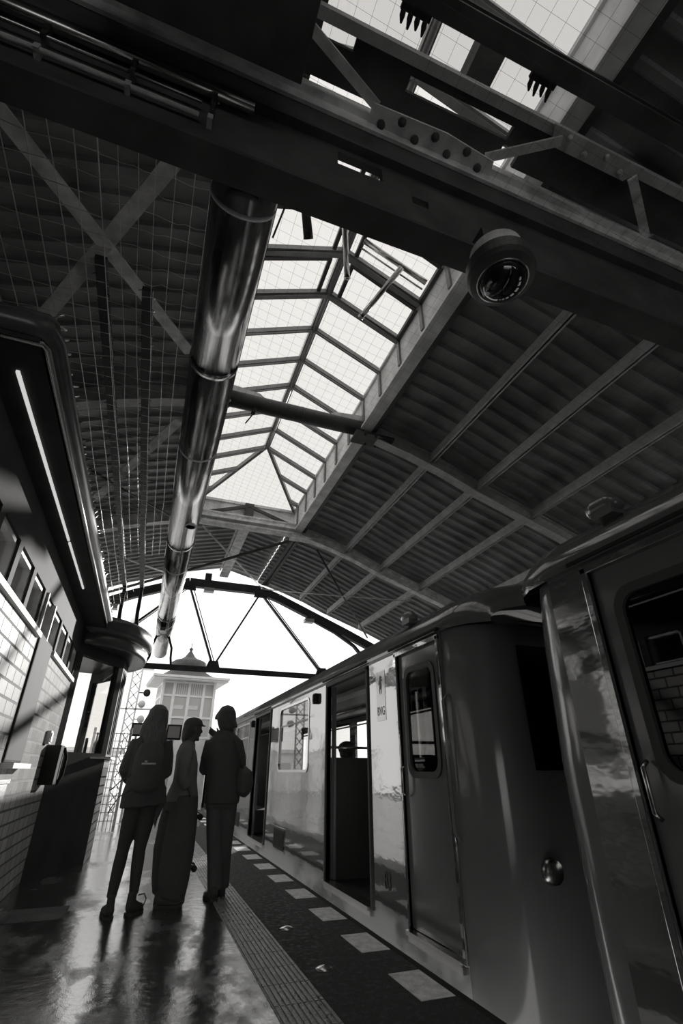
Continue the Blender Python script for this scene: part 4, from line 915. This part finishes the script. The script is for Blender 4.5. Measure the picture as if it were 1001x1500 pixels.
b.tube([(.48, Ym+.14, 1.35), (.52, Ym+.19, 1.2), (.555, Ym+.2, 1.08), (.575, Ym+.19, .97)], [.075, .07, .062, .048], 12)
rel(fuse(b.build('jacket', 'cloth_grey'), .012, 5), pm)
b = MB()
for xh, yh, xk, xa in ((.46, Ym+.09, .44, .45), (.515, Ym-.09, .51, .50)):
    b.tube([(xh, yh, .92), (xk, yh, .7), (xk-.005, yh, .45), (xa, yh, .2), (xa+.005, yh, .07), (xa+.0, yh, .05)], [(.125, .11), (.15, .115), (.16, .115), (.15, .11), (.125, .10), (.11, .09)], 18, ref=(0, 1, 0))
b.tube([(.49, Ym, .78), (.49, Ym, .95)], [(.165, .19), (.14, .16)], 18, ref=(0, 1, 0))
rel(fuse(b.build('trousers', 'cloth_black'), .012, 5), pm)
b = MB()
b.tube([(.49, Ym-.005, 1.64), (.478, Ym, 1.59), (.455, Ym, 1.53), (.435, Ym, 1.46), (.425, Ym, 1.41)], [(.07, .075), (.085, .085), (.07, .08), (.05, .065), (.015, .03)], 16, ref=(0, 1, 0)); rel(fuse(b.build('hair', 'hair_dark'), .010, 3), pm)
b = MB()
b.tube([(.50, Ym, 1.592), (.50, Ym, 1.61), (.50, Ym, 1.645), (.50, Ym, 1.67), (.50, Ym, 1.683)], [(.104, .09), (.105, .092), (.094, .084), (.065, .06), (.01, .01)], 20, ref=(0, 1, 0))
b.tube([(.57, Ym+.01, 1.60), (.60, Ym+.015, 1.60), (.635, Ym+.022, 1.592)], [(.010, .075), (.008, .07), (.006, .04)], 14, ref=(0, 1, 0))
rel(fuse(b.build('cap', 'cloth_black'), .008, 2), pm)
for heel, toe in (((.38, Ym+.1, 0), (.64, Ym+.13, 0)), ((.37, Ym-.1, 0), (.60, Ym-.13, 0))):
    b = MB(); shoe(b, heel, toe, .05, .08); o = rel(fuse(b.build('shoe', 'shoe'), .009, 3), pm)
    b = MB(); sole(b, heel, toe); b.build('sole', 'rubber', o).location = (0, 0, 0)
sb = thing('skateboard', 'skateboard held upright on end at the side of the person in the cap', 'skateboard', (.66, 6.34, .1))
b = MB(); pts = []
prof = [(.12, .0), (.20, -.0), (.28, .0), (.70, .0), (.78, -.0), (.86, -.0), (.92, -.04)]
b.tube([(.625, 6.34, .08), (.648, 6.34, .14), (.655, 6.34, .22), (.655, 6.34, .5), (.655, 6.34, .75), (.648, 6.34, .84), (.625, 6.34, .90)], [(.006, .06), (.006, .095), (.006, .1), (.006, .1), (.006, .1), (.006, .095), (.006, .06)], 20, ref=(0, 1, 0)); rel(b.build('deck', 'wood'), sb)
for z in (.26, .71):
    b = MB(); b.box((.66, 6.30, z-.025), (.69, 6.38, z+.025)); b.tube([(.70, 6.26, z), (.70, 6.42, z)], .012, 8); tr = rel(b.build('truck', 'chrome'), sb)
    for y in (6.255, 6.425):
        b = MB(); b.tube([(.705, y-.018, z), (.705, y+.018, z)], .030, 16); o = b.build('wheel', 'rubber', tr); o.location = (0, 0, 0)

# --- person on the right (shoulder-length hair, jacket, shoulder bag), pointing with a raised hand
Yr = 6.2
pr = thing('person', 'person with chin length hair, dark jacket and jeans raising one hand, rightmost of three', 'person', (.92, Yr, 0), 'three people walking down the platform')
b = MB()
head(b, (.865, Yr+.03, 1.69), (-.35, 1, 0))
b.tube([(.91, Yr, .88), (.91, Yr, 1.0), (.895, Yr, 1.15), (.88, Yr, 1.34), (.875, Yr, 1.46), (.87, Yr, 1.54)], [(.16, .11), (.145, .10), (.14, .10), (.175, .12), (.15, .09), (.06, .06)], 18, ref=(0, 1, 0))
for hip, knee, ank in (((.83, Yr, .88), (.865, Yr-.01, .48), (.90, Yr-.06, .09)), ((.985, Yr, .88), (.995, Yr+.05, .48), (1.005, Yr+.12, .09))):
    b.tube([hip, Vector(hip).lerp(Vector(knee), .5), knee, Vector(knee).lerp(Vector(ank), .35), ank], [.085, .075, .054, .054, .036], 14, ref=(0, 1, 0)); b.tube([ank, (ank[0], ank[1]+.14, .04)], [.034, .026], 10)
b.tube([(.71, Yr, 1.44), (.69, Yr+.06, 1.26), (.69, Yr+.16, 1.16), (.77, Yr+.24, 1.34), (.83, Yr+.27, 1.49)], [.05, .046, .04, .034, .028], 12)
b.tube([(1.03, Yr, 1.44), (1.08, Yr, 1.26), (1.11, Yr, 1.12), (1.05, Yr+.2, 1.05)], [.05, .046, .04, .028], 12)
hand(b, (.825, Yr+.27, 1.505), (-.75, 0, .5), 1, up=(0, 1, 0), curl=.75, point=True); hand(b, (1.05, Yr+.2, 1.05), (-.3, 1, 0), -1, curl=.9)
rel(fuse(b.build('body', 'skin'), .009, 3), pr)
b = MB()
b.tube([(.91, Yr, .83), (.91, Yr, .90), (.90, Yr, 1.05), (.89, Yr, 1.22), (.88, Yr, 1.36), (.875, Yr, 1.46), (.87, Yr, 1.53), (.867, Yr, 1.57)], [(.19, .15), (.195, .15), (.185, .145), (.19, .15), (.2, .145), (.18, .13), (.10, .09), (.07, .07)], 20, ref=(0, 1, 0))
b.tube([(.73, Yr, 1.44), (.705, Yr+.05, 1.28), (.70, Yr+.13, 1.16), (.765, Yr+.23, 1.32), (.815, Yr+.26, 1.44)], [.075, .07, .066, .056, .045], 12)
b.tube([(1.01, Yr, 1.44), (1.065, Yr, 1.28), (1.085, Yr, 1.12), (1.05, Yr+.17, 1.05)], [.075, .072, .066, .05], 12)
rel(fuse(b.build('jacket', 'cloth_black'), .012, 5), pr)
b = MB()
for hip, knee, ank in (((.84, Yr, .88), (.875, Yr-.01, .48), (.925, Yr-.05, .08)), ((.985, Yr, .88), (.995, Yr+.05, .48), (1.015, Yr+.11, .08))):
    b.tube([hip, Vector(hip).lerp(Vector(knee), .5), knee, Vector(knee).lerp(Vector(ank), .5), ank], [.10, .092, .08, .075, .076], 14, ref=(0, 1, 0))
b.tube([(.91, Yr, .80), (.91, Yr, 1.0)], [(.172, .13), (.15, .11)], 16, ref=(0, 1, 0))
rel(fuse(b.build('trousers', 'denim'), .011, 4), pr)
b = MB()
b.tube([(.868, Yr+.01, 1.818), (.868, Yr, 1.80), (.866, Yr-.005, 1.75), (.868, Yr-.015, 1.69), (.878, Yr-.025, 1.63), (.885, Yr-.03, 1.58), (.89, Yr-.03, 1.55)], [(.03, .03), (.075, .08), (.105, .11), (.112, .10), (.105, .085), (.09, .07), (.06, .04)], 20, ref=(0, 1, 0))
b.tube([(.80, Yr+.05, 1.74), (.765, Yr+.07, 1.695), (.745, Yr+.08, 1.68)], [.04, .03, .006], 8); b.tube([(.95, Yr, 1.66), (.985, Yr-.01, 1.60), (1.0, Yr-.01, 1.585)], [.035, .025, .004], 8)
rel(fuse(b.build('hair', 'hair_dark'), .010, 2), pr)
for heel, toe in (((.915, Yr-.11, 0), (.87, Yr+.15, 0)), ((1.01, Yr+.06, 0), (1.03, Yr+.32, 0))):
    b = MB(); shoe(b, heel, toe, .05, .08); o = rel(fuse(b.build('shoe', 'shoe'), .009, 3), pr)
    b = MB(); sole(b, heel, toe); b.build('sole', 'rubber', o).location = (0, 0, 0)
bg_ = thing('shoulder_bag', 'dark shoulder bag hanging at the right side of the rightmost person', 'bag', (1.13, Yr-.03, .9))
b = MB(); b.tube([(1.10, Yr-.04, .90), (1.115, Yr-.04, .94), (1.13, Yr-.04, 1.03), (1.12, Yr-.04, 1.12), (1.09, Yr-.04, 1.18)], [(.05, .08), (.085, .13), (.105, .15), (.09, .14), (.04, .09)], 18, ref=(0, 1, 0)); rel(fuse(b.build('bag_body', 'cloth_black'), .012, 4), bg_)
b = MB(); b.tube([(1.10, Yr-.12, 1.15), (1.03, Yr-.15, 1.3), (.96, Yr-.13, 1.45), (.93, Yr-.04, 1.53), (.95, Yr+.1, 1.47), (1.08, Yr+.14, 1.2)], [(.02, .005)]*6, 8); rel(b.build('strap', 'cloth_black'), bg_)

# --- passenger seated inside the open door
ps = thing('person', 'seated passenger inside the train, head showing above the partition', 'person', (2.72, 7.1, 0))
b = MB(); head(b, (2.74, 7.1, 1.385), (1, .2, 0))
b.tube([(2.55, 7.1, .46), (2.56, 7.1, .7), (2.57, 7.1, .95), (2.70, 7.1, 1.16), (2.73, 7.1, 1.24)], [(.12, .17), (.11, .15), (.12, .18), (.08, .13), (.05, .055)], 16, ref=(0, 1, 0))
for s in (-.1, .1):
    b.tube([(2.56, 7.1+s, .5), (2.98, 7.1+s, .52), (2.99, 7.1+s, .1)], [.085, .06, .042], 12); b.tube([(2.99, 7.1+s, .06), (3.15, 7.1+s, .04)], [.04, .03], 10)
    b.tube([(2.6, 7.1+s*1.7, 1.08), (2.62, 7.1+s*2.1, .82), (2.85, 7.1+s*1.4, .64)], [.05, .042, .03], 10); hand(b, (2.85, 7.1+s*1.4, .64), (1, -s, 0), 1 if s > 0 else -1, curl=.6)
rel(fuse(b.build('body', 'cloth_black'), .010, 3), ps)
b = MB(); b.ball((2.725, 7.1, 1.425), (.13, .12, .095), 18, 12); b.ball((2.685, 7.1, 1.375), (.07, .09, .10), 14, 10); rel(fuse(b.build('hair', 'hair_dark'), .010, 2), ps)

# ------------------------------------------------------------------ outside: signal tower, signs, mast
tw = thing('signal_tower', 'pale wooden control tower with small dark domed roof beyond the platform end', 'tower', (1.17, 20, .383), None, math.radians(5)); tw.scale = (.667, .667, .667)
b = MB(); hw = 1.35
b.box((-hw, -hw, -.575), (hw, hw, 2.6)); b.build('base', 'pale2', tw)
b = MB()
for x in (-hw, -.78, 0, .78, hw): b.box((x-.07, -hw-.03, 2.6), (x+.07, -hw+.06, 5.4)); b.box((-hw-.03, x-.07, 2.6), (-hw+.06, x+.07, 5.4)); b.box((hw-.06, x-.07, 2.6), (hw+.03, x+.07, 5.4))
for z in (2.6, 3.55, 4.62, 5.3): b.box((-hw-.02, -hw-.02, z), (hw+.02, -hw+.05, z+.1)); b.box((-hw-.02, -hw, z), (-hw+.05, hw, z+.1)); b.box((hw-.05, -hw, z), (hw+.02, hw, z+.1))
b.build('window_frame', 'pale', tw)
b = MB()
for k in range(14): b.box((-.72+.11*k, -hw-.01, 4.72), (-.69+.11*k, -hw+.02, 5.3))
b.build('glazing_bars', 'pale', tw)
pg = mat('pale_pane', .55, .2, 0, .5)
b = MB(); b.box((-hw+.02, -hw+.02, 2.6), (hw-.02, hw-.02, 5.4)); b.build('pane', pg, tw)
b = MB()
for x in (-.5, .25): b.box((x-.3, -hw+.0, 4.0), (x+.3, -hw+.018, 4.2))
b.build('bright_pane', 'white', tw)
b = MB(); b.box((-1.95, -1.95, 5.42), (1.95, 1.95, 5.50)); b.prism([(-2.0, -2.0, 5.50), (2.0, -2.0, 5.50), (2.0, 2.0, 5.50), (-2.0, 2.0, 5.50)], (0, 0, .12)); b.build('eaves', 'pale2', tw)
b = MB(); b.lathe([(2.0, 5.62), (1.5, 5.85), (1.15, 6.05), (1.1, 6.1)], (0, 0, 0), 8, smooth=False); b.lathe([(1.0, 6.1), (1.05, 6.4), (1.0, 6.6), (.82, 6.72), (.5, 6.82), (.3, 6.95), (.16, 7.15), (.06, 7.3), (.1, 7.38), (.1, 7.44), (.02, 7.5), (.02, 7.75)], (0, 0, 0), 16); b.build('domed_roof', 'dome_roof', tw)
def display(x, y, z, w, h, lab):
    t = thing('departure_display', lab, 'display', (x, y, z), 'hanging displays down the platform')
    b = MB(); b.box((-w/2, -.1, -h/2), (w/2, .1, h/2)); bevel(b.build('case', 'black', t), .02)
    b = MB(); b.box((-w/2+.05, -.115, -h/2+.05), (w/2-.05, -.1, h/2-.05)); b.build('screen', 'screen', t)
    b = MB(); b.box((-.03, -.03, -z), (.03, .03, -h/2)); b.build('post', 'pale2', t)
display(-.22, 16, 2.17, .32, .34, 'black framed display on a post left of the leftmost head')
display(.78, 16, 2.12, .42, .40, 'black framed display on a post between the left and middle heads')
ms = thing('signal_mast', 'pale lattice signal mast with round lamps beyond the kiosk bay', 'mast', (-.55, 18, 0))
b = MB()
for x in (-.14, .14): b.beam((x, 0, -1.2), (x, 0, 4.2), .05, .05)
for k in range(16): b.beam((-.14, 0, -1.0+.32*k), (.14, 0, -.68+.32*k), .03, .03); b.beam((.14, 0, -1.0+.32*k), (-.14, 0, -.68+.32*k), .03, .03)
b.build('lattice', 'pale', ms)
b = MB(); b.beam((-.7, 0, 4.15), (.5, 0, 4.15), .06, .06); b.beam((-.5, 0, 2.9), (.7, 0, 2.9), .05, .05); b.build('cross_arm', 'pale', ms)
for x, z in ((.4, 3.4), (.3, 3.05), (.35, 2.6)):
    b = MB(); b.lathe([(.02, -.1), (.11, -.1), (.11, .1), (.02, .1)], (x, 0, z), 16, 'Y'); b.tube([(x, 0, z), (.14, 0, z)], .02, 6); b.build('signal_lamp', 'black' if z > 3.2 else 'pale2', ms)
fn = thing('platform_fence', 'pale mesh fence behind the leftmost person beyond the kiosk', 'fence', (-.75, 14.5, 0))
b = MB()
for k in range(9): b.beam((-.35+.0875*k, 0, 0), (-.35+.0875*k, 0, 2.0), .015, .015)
for k in range(12): b.beam((-.4, 0, .1+.17*k), (.4, 0, .1+.17*k), .015, .015)
b.build('mesh_panel', 'pale2', fn)
for x in (-.42, .42):
    b = MB(); b.beam((x, 0, 0), (x, 0, 2.1), .06, .06); b.build('post', 'pale', fn)
bl = thing('station_building', 'pale low building with a flat roof far behind the kiosk bay', 'building', (-5.5, 38, -1.2))
b = MB(); b.box((-6, -2, 0), (4.2, 4, 3.4)); b.build('wall', 'pale', bl)
b = MB(); b.box((-6.3, -2.3, 3.4), (4.5, 4.3, 3.6)); b.build('roof', 'pale2', bl)
for k in range(5):
    b = MB(); b.box((-5+1.8*k, -2.04, 1.2), (-4+1.8*k, -1.98, 2.8)); b.build('window', pg, bl)
lp = thing('street_lamp', 'pale street lamp with round finial showing left of the duct end', 'lamp', (-1.35, 24, -1.2))
b = MB(); b.tube([(0, 0, 0), (0, 0, 8.4)], [.09, .05], 10); b.build('pole', 'pale2', lp)
b = MB(); b.lathe([(.03, 8.3), (.16, 8.42), (.2, 8.6), (.12, 8.78), (.02, 8.95), (.02, 9.1)], (0, 0, 0), 16); b.build('lantern', 'pale', lp)
b = MB(); b.tube([(-.4, 0, 7.9), (.4, 0, 7.9)], .03, 8); b.build('cross_arm', 'pale', lp)
